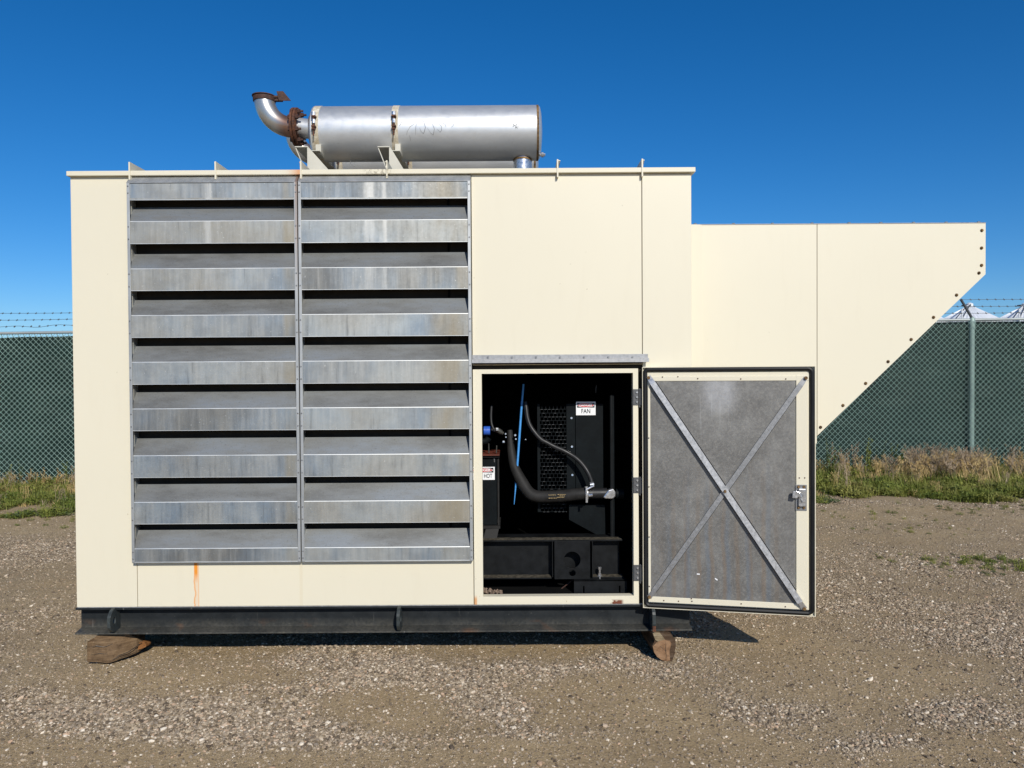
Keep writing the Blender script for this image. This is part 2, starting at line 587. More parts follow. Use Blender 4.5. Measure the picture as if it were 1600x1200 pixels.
M_red = plain("red_sign_print", (0.55, 0.02, 0.02), 0.4, var=0.05)
M_ink = plain("black_sign_print", (0.015, 0.015, 0.015), 0.4, var=0.05)
M_scrib = plain("grey_scratch", (0.17, 0.165, 0.16), 0.6)
M_rustred = plain("rust_red_primer", (0.12, 0.025, 0.012), 0.6)

# ------------------------------------------------------------------ ground
def g2px(x, y):
    px = 800 + FOC * x / y
    py = 581 + FOC * EYE / y - ROLL * (px - 800)
    return px, py

DIRT = [(590, 1125, 85, 34, .95), (905, 1100, 85, 36, .9), (250, 1048, 190, 30, .9), (420, 1050, 90, 22, .6), (60, 812, 190, 20, 1.0), (60, 900, 90, 30, .3),
        (860, 1018, 160, 12, .75), (280, 1012, 110, 12, .8), (60, 1192, 190, 26, .9), (1320, 1060, 230, 38, .85), (1440, 1075, 160, 30, .6),
        (1540, 1185, 170, 35, .95), (960, 1185, 330, 30, .85), (1180, 1180, 160, 30, .6), (1400, 815, 260, 16, .6), (1400, 850, 180, 14, .5),
        (1320, 1120, 110, 30, .6), (1030, 1110, 90, 35, .7), (1230, 1010, 90, 20, .5), (470, 1190, 160, 14, .5), (90, 1040, 90, 40, .25)]
GRAV = [(100, 1120, 130, 26, .8), (240, 1140, 160, 34, 1.0), (380, 1125, 140, 40, 1.0), (470, 1060, 120, 30, 1.0), (560, 1040, 130, 22, .9),
        (700, 1060, 170, 30, .9), (730, 1105, 90, 32, 1.0), (480, 1160, 160, 26, .8), (640, 1165, 120, 20, .7), (860, 1155, 130, 14, 1.0),
        (800, 1120, 40, 40, .9), (920, 1045, 110, 14, .7), (1080, 1050, 110, 28, .8), (1160, 1090, 130, 26, .9), (1250, 1120, 110, 24, 1.0),
        (1340, 1160, 70, 18, .9), (1420, 1172, 80, 12, .9), (1490, 1115, 60, 34, .8), (1450, 980, 180, 42, .6), (1560, 1010, 130, 50, .7),
        (1350, 920, 190, 30, .5), (60, 860, 90, 34, .7), (60, 960, 80, 34, .35), (1550, 1070, 80, 20, .6)]
def gravelness(x, y):
    px, py = g2px(x, np.maximum(y, 1.5))
    wx = px + 60 * (fbm(x * 1.7 + 5, y * 1.7, 3) - 0.5)
    wy = py + 34 * (fbm(x * 1.7 + 40, y * 1.7 + 9, 3) - 0.5)
    v = 0.37 + 0.75 * (fbm(x * 1.1, y * 1.1 + 3, 4) - 0.5) + 0.5 * (fbm(x * 5, y * 5 + 3, 3) - 0.5)
    for cx, cy, rx, ry, k in DIRT:
        v = v - 0.8 * k * np.exp(-(((wx - cx) / rx) ** 2 + ((wy - cy) / ry) ** 2) ** 1.3)
    for cx, cy, rx, ry, k in GRAV:
        v = v + 0.46 * k * np.exp(-(((wx - cx) / rx) ** 2 + ((wy - cy) / ry) ** 2) ** 1.1)
    near = (y > 2.0) & (y < 12)
    v = v + 0.16 * smooth01((y - 5.0) / 1.5)
    base = 0.25 + 0.8 * (fbm(x * 0.9, y * 0.9, 4) - 0.5)
    return np.clip(np.where(near, v, base), 0, 1)

def ground_z(x, y):
    far = smooth01((y - 5.2) / 4.0)
    z = far * np.clip(x, -20, 20) * 0.0095
    amp = smooth01((np.abs(y - 5.2) - 1.0) / 1.5)
    z = z + 0.05 * (fbm(x * 0.6, y * 0.6, 3) - 0.5) * amp
    g = gravelness(x, y)
    z = z + 0.014 * (fbm(x * 5, y * 5, 4) - 0.5) + 0.012 * (g - 0.35)
    # the dark tyre-cut step on the right of the foreground
    return z

xs = np.concatenate([-np.geomspace(2500, 13, 30), np.arange(-12.5, 12.5, 0.035), np.geomspace(13, 2500, 30)])
ys = np.concatenate([-np.geomspace(800, 0.5, 22), np.arange(0.0, 2.6, 0.15), np.arange(2.7, 7.0, 0.022), np.arange(7.0, 12.5, 0.05), np.geomspace(12.8, 3000, 40)])
gx, gy = np.meshgrid(xs, ys)
gz = np.where((np.abs(gx) < 13) & (gy > 0) & (gy < 13), ground_z(gx, gy), 0)
edge = (np.abs(gx) >= 13) | (gy <= 0) | (gy >= 13)
gz = np.where(edge, smooth01((gy - 5.2) / 4.0) * np.clip(gx, -20, 20) * 0.0095 * (gy > 0), gz)
nx, ny = len(xs), len(ys)
co = np.stack([gx, gy, gz], -1).reshape(-1, 3)
idx = np.arange(nx * ny).reshape(ny, nx)
quads = np.stack([idx[:-1, :-1], idx[:-1, 1:], idx[1:, 1:], idx[1:, :-1]], -1).reshape(-1, 4)
gme = bpy.data.meshes.new("ground")
gme.vertices.add(len(co))
gme.vertices.foreach_set("co", co.astype(np.float32).ravel())
gme.loops.add(quads.size)
gme.loops.foreach_set("vertex_index", quads.astype(np.int32).ravel())
gme.polygons.add(len(quads))
gme.polygons.foreach_set("loop_start", np.arange(0, quads.size, 4, dtype=np.int32))
gme.update(calc_edges=True)
gme.polygons.foreach_set("use_smooth", np.ones(len(quads), dtype=bool))
at = gme.attributes.new("gravel", 'FLOAT', 'POINT')
at.data.foreach_set("value", gravelness(gx, gy).astype(np.float32).ravel())

def ground_material():
    t = NT("dusty_gravel_soil")
    p = t.pos()
    a = t.new("ShaderNodeAttribute", attribute_name="gravel").outputs['Fac']
    n1 = t.noise(p, 1.2, 5, 0.6)
    n2 = t.noise(p, 60, 6, 0.78)
    dirt = t.ramp(n1, [(0.3, (0.40, 0.288, 0.160)), (0.7, (0.50, 0.370, 0.210))])
    grav = t.ramp(n1, [(0.3, (0.295, 0.223, 0.138)), (0.7, (0.375, 0.290, 0.185))])
    col = t.mix(a, dirt, grav)
    col = t.mix(t.ramp(n2, [(0.34, 0.7), (0.48, 0.0)]), col, (0.09, 0.066, 0.04))  # dark fine grain, strengthened to stand in for shadows between the stones
    col = t.mix(t.ramp(n2, [(0.55, 0.0), (0.75, 0.5)]), col, (0.48, 0.41, 0.31))
    vo = t.new("ShaderNodeTexVoronoi", feature='F1')
    vo.inputs['Scale'].default_value = 85
    t.link(p, vo.inputs['Vector'])
    pebble = t.ramp(vo.outputs['Distance'], [(0.18, 1.0), (0.42, 0.0)])
    vr = t.sep(vo.outputs['Color'])[0]
    pick = t.math('GREATER_THAN', vr, t.math('SUBTRACT', 0.97, t.math('MULTIPLY', a, 0.4)))
    pk = t.math('MULTIPLY', t.math('MULTIPLY', pebble, pick), 0.85)
    vcol = t.ramp(t.sep(vo.outputs['Color'])[1], [(0.0, (0.22, 0.185, 0.15)), (0.5, (0.42, 0.36, 0.29)), (1.0, (0.66, 0.58, 0.48))])
    col = t.mix(pk, col, vcol)
    h = t.math('ADD', t.math('MULTIPLY', n2, 0.8), t.math('MULTIPLY', pk, 0.6))
    t.bump(h, 1.0, 0.016)
    return t.set(col, 0.9, 0.0, 0.2)
gme.materials.append(ground_material())
ground = bpy.data.objects.new("ground", gme)
C.objects.link(ground)
ground["kind"] = "structure"

# ------------------------------------------------------------------ scattering by geometry nodes
def scatter(name, pts, rots, scales, protos, label, cat):
    me = bpy.data.meshes.new(name)
    me.vertices.add(len(pts))
    me.vertices.foreach_set("co", np.asarray(pts, dtype=np.float32).ravel())
    a = me.attributes.new("rot", 'FLOAT_VECTOR', 'POINT')
    a.data.foreach_set("vector", np.asarray(rots, dtype=np.float32).ravel())
    a = me.attributes.new("scl", 'FLOAT_VECTOR', 'POINT')
    a.data.foreach_set("vector", np.asarray(scales, dtype=np.float32).ravel())
    a = me.attributes.new("pick", 'INT', 'POINT')
    a.data.foreach_set("value", rng.integers(0, len(protos), len(pts)).astype(np.int32))
    o = bpy.data.objects.new(name, me)
    C.objects.link(o)
    col = bpy.data.collections.new(name + "_kinds")
    for q in protos:
        col.objects.link(q)
    ng = bpy.data.node_groups.new(name + "_scatter", 'GeometryNodeTree')
    ng.interface.new_socket("Geometry", in_out='INPUT', socket_type='NodeSocketGeometry')
    ng.interface.new_socket("Geometry", in_out='OUTPUT', socket_type='NodeSocketGeometry')
    N = ng.nodes
    gi = N.new("NodeGroupInput")
    go = N.new("NodeGroupOutput")
    ip = N.new("GeometryNodeInstanceOnPoints")
    ci = N.new("GeometryNodeCollectionInfo")
    ci.inputs['Collection'].default_value = col
    ci.inputs['Separate Children'].default_value = True
    ci.inputs['Reset Children'].default_value = True
    ip.inputs['Pick Instance'].default_value = True
    def att(nm, ty):
        q = N.new("GeometryNodeInputNamedAttribute")
        q.data_type = ty
        q.inputs['Name'].default_value = nm
        return q.outputs['Attribute']
    L = ng.links
    L.new(gi.outputs[0], ip.inputs['Points'])
    L.new(ci.outputs[0], ip.inputs['Instance'])
    L.new(att("pick", 'INT'), ip.inputs['Instance Index'])
    er = N.new("FunctionNodeEulerToRotation")
    L.new(att("rot", 'FLOAT_VECTOR'), er.inputs[0])
    L.new(er.outputs[0], ip.inputs['Rotation'])
    L.new(att("scl", 'FLOAT_VECTOR'), ip.inputs['Scale'])
    L.new(ip.outputs[0], go.inputs[0])
    m = o.modifiers.new("scatter", 'NODES')
    m.node_group = ng
    o["kind"] = "stuff"
    tag(o, label, cat)
    return o

def stone_material():
    t = NT("mixed_pebbles")
    r = t.new("ShaderNodeObjectInfo").outputs['Random']
    col = t.ramp(r, [(0.0, (0.085, 0.062, 0.042)), (0.2, (0.195, 0.148, 0.10)), (0.4, (0.35, 0.27, 0.18)), (0.55, (0.27, 0.218, 0.165)),
                     (0.7, (0.45, 0.355, 0.24)), (0.82, (0.50, 0.41, 0.30)), (0.89, (0.50, 0.33, 0.21)), (0.945, (0.64, 0.54, 0.41)), (1.0, (0.80, 0.70, 0.56))])
    n = t.noise(t.pos(), 160, 3)
    col = t.mix(t.ramp(n, [(0.4, 0.0), (0.8, 0.35)]), col, (0.10, 0.09, 0.08))
    return t.set(col, 0.85, 0.0, 0.25)
M_stone = stone_material()

def make_stone(k):
    bm = bmesh.new()
    bmesh.ops.create_icosphere(bm, subdivisions=1, radius=1.0)
    r = random.Random(k)
    for v in bm.verts:
        v.co *= r.uniform(0.72, 1.18)
        v.co.x *= 1.0
        v.co.y *= 0.8
        v.co.z *= 0.55
    me = bpy.data.meshes.new("pebble")
    bm.to_mesh(me)
    bm.free()
    me.materials.append(M_stone)
    return bpy.data.objects.new("pebble", me)

def scatter_stones():
    P, Sc = [], []
    # fields: number tried, y range, size range, threshold power
    for n, y0, y1, s0, s1, kind in ((200000, 2.75, 5.0, 0.0018, 0.0042, 0), (150000, 2.75, 5.2, 0.0042, 0.0100, 1), (42000, 2.8, 5.5, 0.008, 0.0155, 2),
                                    (170000, 5.0, 9.2, 0.004, 0.0095, 1), (36000, 5.0, 9.6, 0.008, 0.017, 2), (110000, 5.0, 9.2, 0.003, 0.006, 0)):
        y = rng.uniform(y0, y1, n)
        half = np.maximum(2.6, y * 0.72)
        x = rng.uniform(-1, 1, n) * half
        if y0 >= 5:
            keep0 = (x < -1.6) | (x > 0.4)
        else:
            keep0 = np.ones(n, bool)
        g = gravelness(x, y)
        prob = (0.35 + 0.65 * g) if kind == 0 else (0.12 + 0.88 * smooth01((g - 0.20) / 0.55)) if kind == 1 else (0.025 + 0.80 * smooth01((g - 0.33) / 0.5))
        keep = keep0 & (rng.random(n) < prob)
        x, y = x[keep], y[keep]
        r = s0 + (s1 - s0) * rng.random(len(x)) ** 2.2
        z = ground_z(x, y) + r * 0.12
        P.append(np.stack([x, y, z], -1))
        Sc.append(np.stack([r * rng.uniform(.8, 1.25, len(x)), r * rng.uniform(.8, 1.25, len(x)), r * rng.uniform(.8, 1.3, len(x))], -1))
    # a few single larger stones
    n = 90
    y = rng.uniform(3.0, 6.5, n)
    x = rng.uniform(-1, 1, n) * y * 0.7
    r = rng.uniform(0.013, 0.022, n)
    P.append(np.stack([x, y, ground_z(x, y) + r * 0.1], -1))
    Sc.append(np.stack([r, r * .8, r * .8], -1))
    P = np.concatenate(P)
    Sc = np.concatenate(Sc)
    R = np.stack([rng.uniform(-.5, .5, len(P)), rng.uniform(-.5, .5, len(P)), rng.uniform(0, 6.28, len(P))], -1)
    scatter("gravel", P, R, Sc, [make_stone(k) for k in range(5)], "loose grey and tan gravel strewn over the brown dirt yard", "gravel")
    print("stones", len(P))
scatter_stones()

# ------------------------------------------------------------------ fence
FD = 11.6
def FZ(x):
    return 0.0095 * max(-20, min(20, x))
M_vinyl = plain("pale_green_grey_fence_coating", (0.24, 0.32, 0.285), 0.45, 0.2, var=0.12, scale=3)
M_wire = plain("pale_green_grey_wire", (0.30, 0.43, 0.37), 0.4, 0.2, var=0.1, scale=3)
M_rail = plain("grey_rail_pipe", (0.36, 0.39, 0.38), 0.45, 0.3, var=0.12, scale=3)
M_barb = plain("dark_barbed_wire", (0.10, 0.11, 0.12), 0.5, 0.4)
def screen_material():
    t = NT("dark_green_privacy_mesh")
    p = t.pos()
    a = t.noise(t.pos((1, 1, 1.6)), 0.9, 5, 0.6)
    b = t.noise(t.pos((1.5, 1, 6)), 1.4, 4, 0.6)
    w = t.noise(p, 260, 2)
    col = t.ramp(a, [(0.3, (0.005, 0.018, 0.013)), (0.6, (0.010, 0.030, 0.023)), (0.8, (0.020, 0.048, 0.038))])
    col = t.mix(t.ramp(b, [(0.48, 0.0), (0.72, 0.5)]), col, (0.060, 0.092, 0.076))
    col = t.mix(t.ramp(w, [(0.35, 0.35), (0.6, 0.0)]), col, (0.006, 0.014, 0.012))
    t.bump(t.noise(t.pos((1, 1, 0.5)), 2.6, 3), 0.35, 0.05)
    return t.set(col, 0.7, 0.0, 0.3)
M_screen = screen_material()

fx0, fx1 = -13.0, 13.5
FH = 2.30
post_x = XW(1518, FD, 620)
fence = thing("chain_link_fence", "tall green chain link fence with dark privacy screen and barbed wire behind the enclosure", "fence", (0, FD, 0))
posts = [post_x + 3.05 * k for k in range(-6, 3)]
for k, x in enumerate(posts):
    z0 = FZ(x)
    m = MB().cyl((x, 0, z0 - 0.1), (x, 0, z0 + FH - 0.01), 0.039, 20)
    m.tube([(x, 0, z0 + FH - 0.14), (x, 0, z0 + FH - 0.05)], 0.046, 20)
    m.tube([(x, 0, z0 + FH - 0.05), (x, 0, z0 + FH - 0.0), (x, 0, z0 + FH + 0.035)], [0.046, 0.044, 0.02], 20)
    pst = m.build("fence_post", M_vinyl, fence, smooth=True)
    MB().tube([(x + 0.01, -0.0, z0 + FH + 0.0), (x - 0.215, -0.08, z0 + FH + 0.29)], [0.020, 0.018], 10).build("barb_arm", M_barb, pst, smooth=True)
for k in range(len(posts) - 1):
    a, b = posts[k], posts[k + 1]
    MB().cyl((a + 0.03, 0, FZ(a) + FH - 0.01), (b - 0.03, 0, FZ(b) + FH - 0.01), 0.021, 14).build("top_rail", M_rail, fence, smooth=True)
# mesh: diagonal wires, one joined piece
mm = MB()
pit = 0.084
H0, H1 = 0.02, FH - 0.035
def wire(xa, za, xb, zb, y):
    r = 0.0031
    za += FZ(xa)
    zb += FZ(xb)
    d = Vector((xb - xa, 0, zb - za)).normalized()
    nn = Vector((-d.z, 0, d.x))
    a, b = Vector((xa, y, za)), Vector((xb, y, zb))
    ring = [nn * r, Vector((0, -r, 0)), -nn * r, Vector((0, r, 0))]
    mm.add([a + q for q in ring] + [b + q for q in ring], [(0, 1, 5, 4), (1, 2, 6, 5), (2, 3, 7, 6), (3, 0, 4, 7)])
hh = H1 - H0
n_w = int((fx1 - fx0 + hh) / pit) + 2
for k in range(n_w):
    x = fx0 - hh + k * pit
    xa, xb, za, zb = x, x + hh, H0, H1
    if xa < fx0:
        za += fx0 - xa; xa = fx0
    if xb > fx1:
        zb -= xb - fx1; xb = fx1
    if xb > xa:
        wire(xa, za, xb, zb, -0.047)
        wire(xa, H0 + H1 - za, xb, H0 + H1 - zb, -0.053)
mm.build("chain_link_mesh", M_wire, fence, kind="stuff")
# privacy screen: slightly billowing sheet, laced to the rail
ms = MB()
nxs, nzs = 420, 14
for i in range(nxs + 1):
    for j in range(nzs + 1):
        x = fx0 + (fx1 - fx0) * i / nxs
        sag = (0.022 * abs(math.sin(x * 1.03 + 0.4)) + 0.006 * math.sin(x * 5.3)) * (1.0 if x < 0 else 0.25) - (0.0 if x < 0 else 0.02)
        top = FH - 0.055 - sag
        z = 0.10 + (top - 0.10) * j / nzs
        y = 0.060 + 0.02 * math.sin(x * 1.9 + z * 0.7) * math.sin(z * 1.4) + 0.012 * math.sin(x * 4.1 - z * 2.2)
        ms.v.append((x, y, z + FZ(x)))
for i in range(nxs):
    for j in range(nzs):
        a = i * (nzs + 1) + j
        ms.f.append((a, a + nzs + 1, a + nzs + 2, a + 1))
ms.build("privacy_screen", M_screen, fence, smooth=True)
mt = MB()
x = fx0
while x < fx1:
    mt.cyl((x, 0.03, FZ(x) + FH - 0.10), (x, 0.0, FZ(x) + FH + 0.012), 0.0035, 5)
    x += 0.084
mt.build("screen_lacing", M_ink, fence, kind="stuff")
for w_ in range(3):
    f = (0.97, 0.64, 0.31)[w_]
    zo = 0.29 * f
    yo = -0.08 * f
    m = MB()
    pts = []
    x = fx0
    while x <= fx1:
        pts.append((x, yo, FZ(x) + FH + zo + 0.006 * math.sin(x * 2.1 + w_) + (0.018 * math.sin(x * 9) * math.exp(-((x + 7.1) / 0.5) ** 2) if w_ == 2 else 0)))
        x += 0.1
    m.tube(pts, 0.0032, 5)
    x = fx0 + 0.07 * w_
    while x < fx1:
        z = FZ(x) + FH + zo + 0.006 * math.sin(x * 2.1 + w_)
        m.tube([(x - 0.012, yo, z), (x + 0.012, yo, z)], 0.007, 5)
        for s_ in (-1, 1):
            m.cyl((x + s_ * 0.006, yo - 0.012, z - 0.016), (x - s_ * 0.004, yo + 0.012, z + 0.016), 0.0018, 4)
        x += 0.125
    m.build("barbed_wire", M_barb, fence)

# ------------------------------------------------------------------ grain bins far behind
M_bin = plain("white_painted_corrugated_bin", (0.74, 0.76, 0.78), 0.5, 0.1, var=0.04, scale=1)
M_binpipe = plain("white_bin_pipe", (0.62, 0.64, 0.66), 0.5, 0.2, var=0.05)
BD = 100.0
def grain_bin(pxa, label):
    x = XW(pxa, BD, 480)
    za = ZW(pxa, 479, BD)
    b = thing("grain_bin", label, "grain bin", (x, BD, 0), group="white grain bins behind the fence")
    R, slope = 4.15, 0.57
    ze = za - 0.45 * slope * 0 - (R - 0.35) * slope
    n = 48
    m = MB()
    for a in range(n):
        t0 = 2 * math.pi * a / n
        t1 = 2 * math.pi * (a + 1) / n
        mid = (t0 + t1) / 2
        P0 = (R * math.cos(t0), R * math.sin(t0), ze)
        P1 = (R * math.cos(t1), R * math.sin(t1), ze)
        Q0 = (0.35 * math.cos(t0), 0.35 * math.sin(t0), za)
        Q1 = (0.35 * math.cos(t1), 0.35 * math.sin(t1), za)
        Pm = (R * math.cos(mid), R * math.sin(mid), ze + 0.06)
        Qm = (0.35 * math.cos(mid), 0.35 * math.sin(mid), za + 0.06)
        m.add([P0, Pm, Qm, Q0, P1, Q1], [(0, 1, 2, 3), (1, 4, 5, 2)])
    m.build("roof", M_bin, b)
    m = MB()
    prof = []
    z = 0.0
    while z < ze:
        prof.append(z)
        z += 0.25
    vs, fs = [], []
    for i, z in enumerate(prof + [ze]):
        r = R - 0.12 + (0.03 if i % 2 else 0)
        vs += [(r * math.cos(2 * math.pi * k / 64), r * math.sin(2 * math.pi * k / 64), z) for k in range(64)]
    for i in range(len(prof)):
        for k in range(64):
            fs.append((i * 64 + k, i * 64 + (k + 1) % 64, (i + 1) * 64 + (k + 1) % 64, (i + 1) * 64 + k))
    m.add(vs, fs)
    m.build("wall", M_bin, b)
    MB().tube([(0, 0, za - 0.05), (0, 0, za + 0.35), (0, 0, za + 0.5)], [0.42, 0.42, 0.15], 16).build("cap", M_bin, b)
    MB().box(-0.9, -0.1, -0.5, 0.3, za + 0.02, za + 0.22).build("hatch", M_barb, b)
    lx = -2.75
    MB().tube([(lx, -3.0, 0), (lx, -3.0, za - 0.55)], 0.10, 8).tube([(lx, -3.0, za - 0.6), (-0.1, -0.2, za + 0.3)], 0.07, 8).build("fill_pipe", M_binpipe, b)
    MB().tube([(-R * 0.72, -R * 0.5, ze + 0.45), (-0.3, -0.3, za + 0.3)], 0.05, 6).tube([(-R * 0.60, -R * 0.62, ze + 0.45), (-0.05, -0.35, za + 0.3)], 0.05, 6).build("roof_ladder", M_barb, b)
    return b
grain_bin(1429, "white cone-roofed grain bin mostly hidden behind the scoop's slanting edge")
grain_bin(1515, "white cone-roofed grain bin directly behind the fence post with the barbed arm")
grain_bin(1602, "white cone-roofed grain bin cut by the right edge of the photo")

# ------------------------------------------------------------------ weeds along the fence
def leaf_material(name, a, b, rough=0.6):
    t = NT(name)
    r = t.new("ShaderNodeObjectInfo").outputs['Random']
    n = t.noise(t.pos(), 14, 3)
    col = t.mix(r, a, b)
    col = t.mix(t.ramp(n, [(0.35, 0.0), (0.7, 0.45)]), col, tuple(c * 0.6 for c in a))
    pn = t.noise(t.pos(), 1.7, 4, 0.6)
    col = t.mix(t.ramp(pn, [(0.48, 0.0), (0.66, 0.75)]), col, tuple(0.5 * c + 0.5 * d for c, d in zip(b, (0.34, 0.27, 0.10))))
    m = t.set(col, rough, 0.0, 0.3)
    return m
M_green = leaf_material("green_weed_leaves", (0.10, 0.14, 0.022), (0.25, 0.26, 0.05))
M_dull = leaf_material("blue_green_weed_leaves", (0.075, 0.11, 0.04), (0.13, 0.165, 0.06))
M_dry = leaf_material("dry_straw", (0.52, 0.36, 0.15), (0.68, 0.51, 0.25))
M_drygrey = leaf_material("grey_dead_stems", (0.32, 0.24, 0.16), (0.48, 0.37, 0.26))

def blade(m, r, x, y, h, w, lean, az, segs=3, z0=0.0):
    dx, dy = math.cos(az), math.sin(az)
    sx, sy = -dy, dx
    vs = []
    for i in range(segs + 1):
        t = i / segs
        cx = x + dx * lean * t * t
        cy = y + dy * lean * t * t
        cz = z0 + h * (t - 0.25 * lean * t * t)
        ww = w * (1 - t ** 1.5) * (0.6 + 0.4 * min(1, 3 * t)) + 0.0004
        vs += [(cx - sx * ww, cy - sy * ww, cz), (cx + sx * ww, cy + sy * ww, cz)]
    m.add(vs, [(2 * i, 2 * i + 1, 2 * i + 3, 2 * i + 2) for i in range(segs)])

def leaf(m, r, p, L, w, az, el):
    d = Vector((math.cos(az) * math.cos(el), math.sin(az) * math.cos(el), math.sin(el)))
    s_ = Vector((-math.sin(az), math.cos(az), 0))
    up = d.cross(s_)
    p = Vector(p)
    m.add([p, p + d * L * .45 + s_ * w + up * 0.1 * L, p + d * L, p + d * L * .45 - s_ * w + up * 0.1 * L], [(0, 1, 2, 3)])

def proto(m, name, mat):
    me = bpy.data.meshes.new(name)
    me.from_pydata(m.v, [], m.f)
    me.materials.append(mat)
    return bpy.data.objects.new(name, me)

def leafy(seed, mat, h=0.14, n=70, rad=0.10):
    r = random.Random(seed)
    m = MB()
    for k in range(n):
        a = r.uniform(0, 6.28)
        q = r.uniform(0, 1) ** 0.6 * rad
        z = r.uniform(0.01, h) * (1 - 0.5 * q / rad)
        leaf(m, r, (q * math.cos(a), q * math.sin(a), z), r.uniform(0.025, 0.06), r.uniform(0.006, 0.013), r.uniform(0, 6.28), r.uniform(-0.2, 1.2))
    for k in range(14):
        blade(m, r, r.uniform(-rad, rad), r.uniform(-rad, rad), r.uniform(.6, 1.3) * h, 0.0035, r.uniform(0, .08), r.uniform(0, 6.28))
    return proto(m, "leaf_clump", mat)

def grassy(seed, mat, h=0.3, n=45, rad=0.08, w=0.0028):
    r = random.Random(seed)
    m = MB()
    for k in range(n):
        a = r.uniform(0, 6.28)
        q = r.uniform(0, 1) * rad
        blade(m, r, q * math.cos(a), q * math.sin(a), h * r.uniform(.45, 1.1), w * r.uniform(.6, 1.2), h * r.uniform(.05, .6), a + r.uniform(-.8, .8), 4)
    return proto(m, "grass_tuft", mat)

def seedy(seed, mat, h=0.42):
    r = random.Random(seed)
    m = MB()
    for k in range(9):
        a = r.uniform(0, 6.28)
        hh_ = h * r.uniform(.55, 1.05)
        lean = hh_ * r.uniform(.05, .35)
        x0, y0 = r.uniform(-.05, .05), r.uniform(-.05, .05)
        blade(m, r, x0, y0, hh_, 0.0022, lean, a, 4)
        for q in range(16):
            t = r.uniform(.72, 1.0)
            p = (x0 + math.cos(a) * lean * t * t + r.uniform(-.008, .008), y0 + math.sin(a) * lean * t * t + r.uniform(-.008, .008), hh_ * (t - .25 * lean * t * t))
            leaf(m, r, p, r.uniform(.012, .028), .003, r.uniform(0, 6.28), r.uniform(.3, 1.3))
    return proto(m, "seed_head_tuft", mat)

def tall_weed_proto(seed, mat, h=0.55):
    r = random.Random(seed)
    m = MB()
    for k in range(3):
        a = r.uniform(0, 6.28)
        hh_ = h * r.uniform(.6, 1.05)
        lean = r.uniform(0.02, .10)
        x0, y0 = r.uniform(-.03, .03), r.uniform(-.03, .03)
        blade(m, r, x0, y0, hh_, 0.0035, lean, a, 4)
        for q in range(34):
            t = r.uniform(.1, 1.0)
            p = (x0 + math.cos(a) * lean * t * t, y0 + math.sin(a) * lean * t * t, hh_ * t * 0.97)
            leaf(m, r, p, r.uniform(.03, .07) * (1.2 - .6 * t), .007, r.uniform(0, 6.28), r.uniform(.1, 1.0))
    return m

green_protos = [leafy(k, M_green) for k in range(3)] + [leafy(10, M_dull, 0.09)] + [leafy(13, M_green, 0.20), grassy(11, M_green, 0.22, 34), grassy(12, M_green, 0.17, 34)]
dry_protos = [grassy(21, M_dry, 0.11, 40), grassy(22, M_dry, 0.14, 30), grassy(26, M_dry, 0.09, 40), grassy(27, M_dry, 0.12, 36), grassy(28, M_drygrey, 0.14, 30), grassy(29, M_green, 0.16, 26), seedy(23, M_dry, .26), seedy(24, M_drygrey, .33)]

def grass_front(x):
    """near edge of the verge (distance from the camera)"""
    return 8.95 + 1.3 * (fbm(x * 0.9 + 11, x * 0 + 2, 4) - 0.5) + np.where(x > 3, 0.15, -0.1)

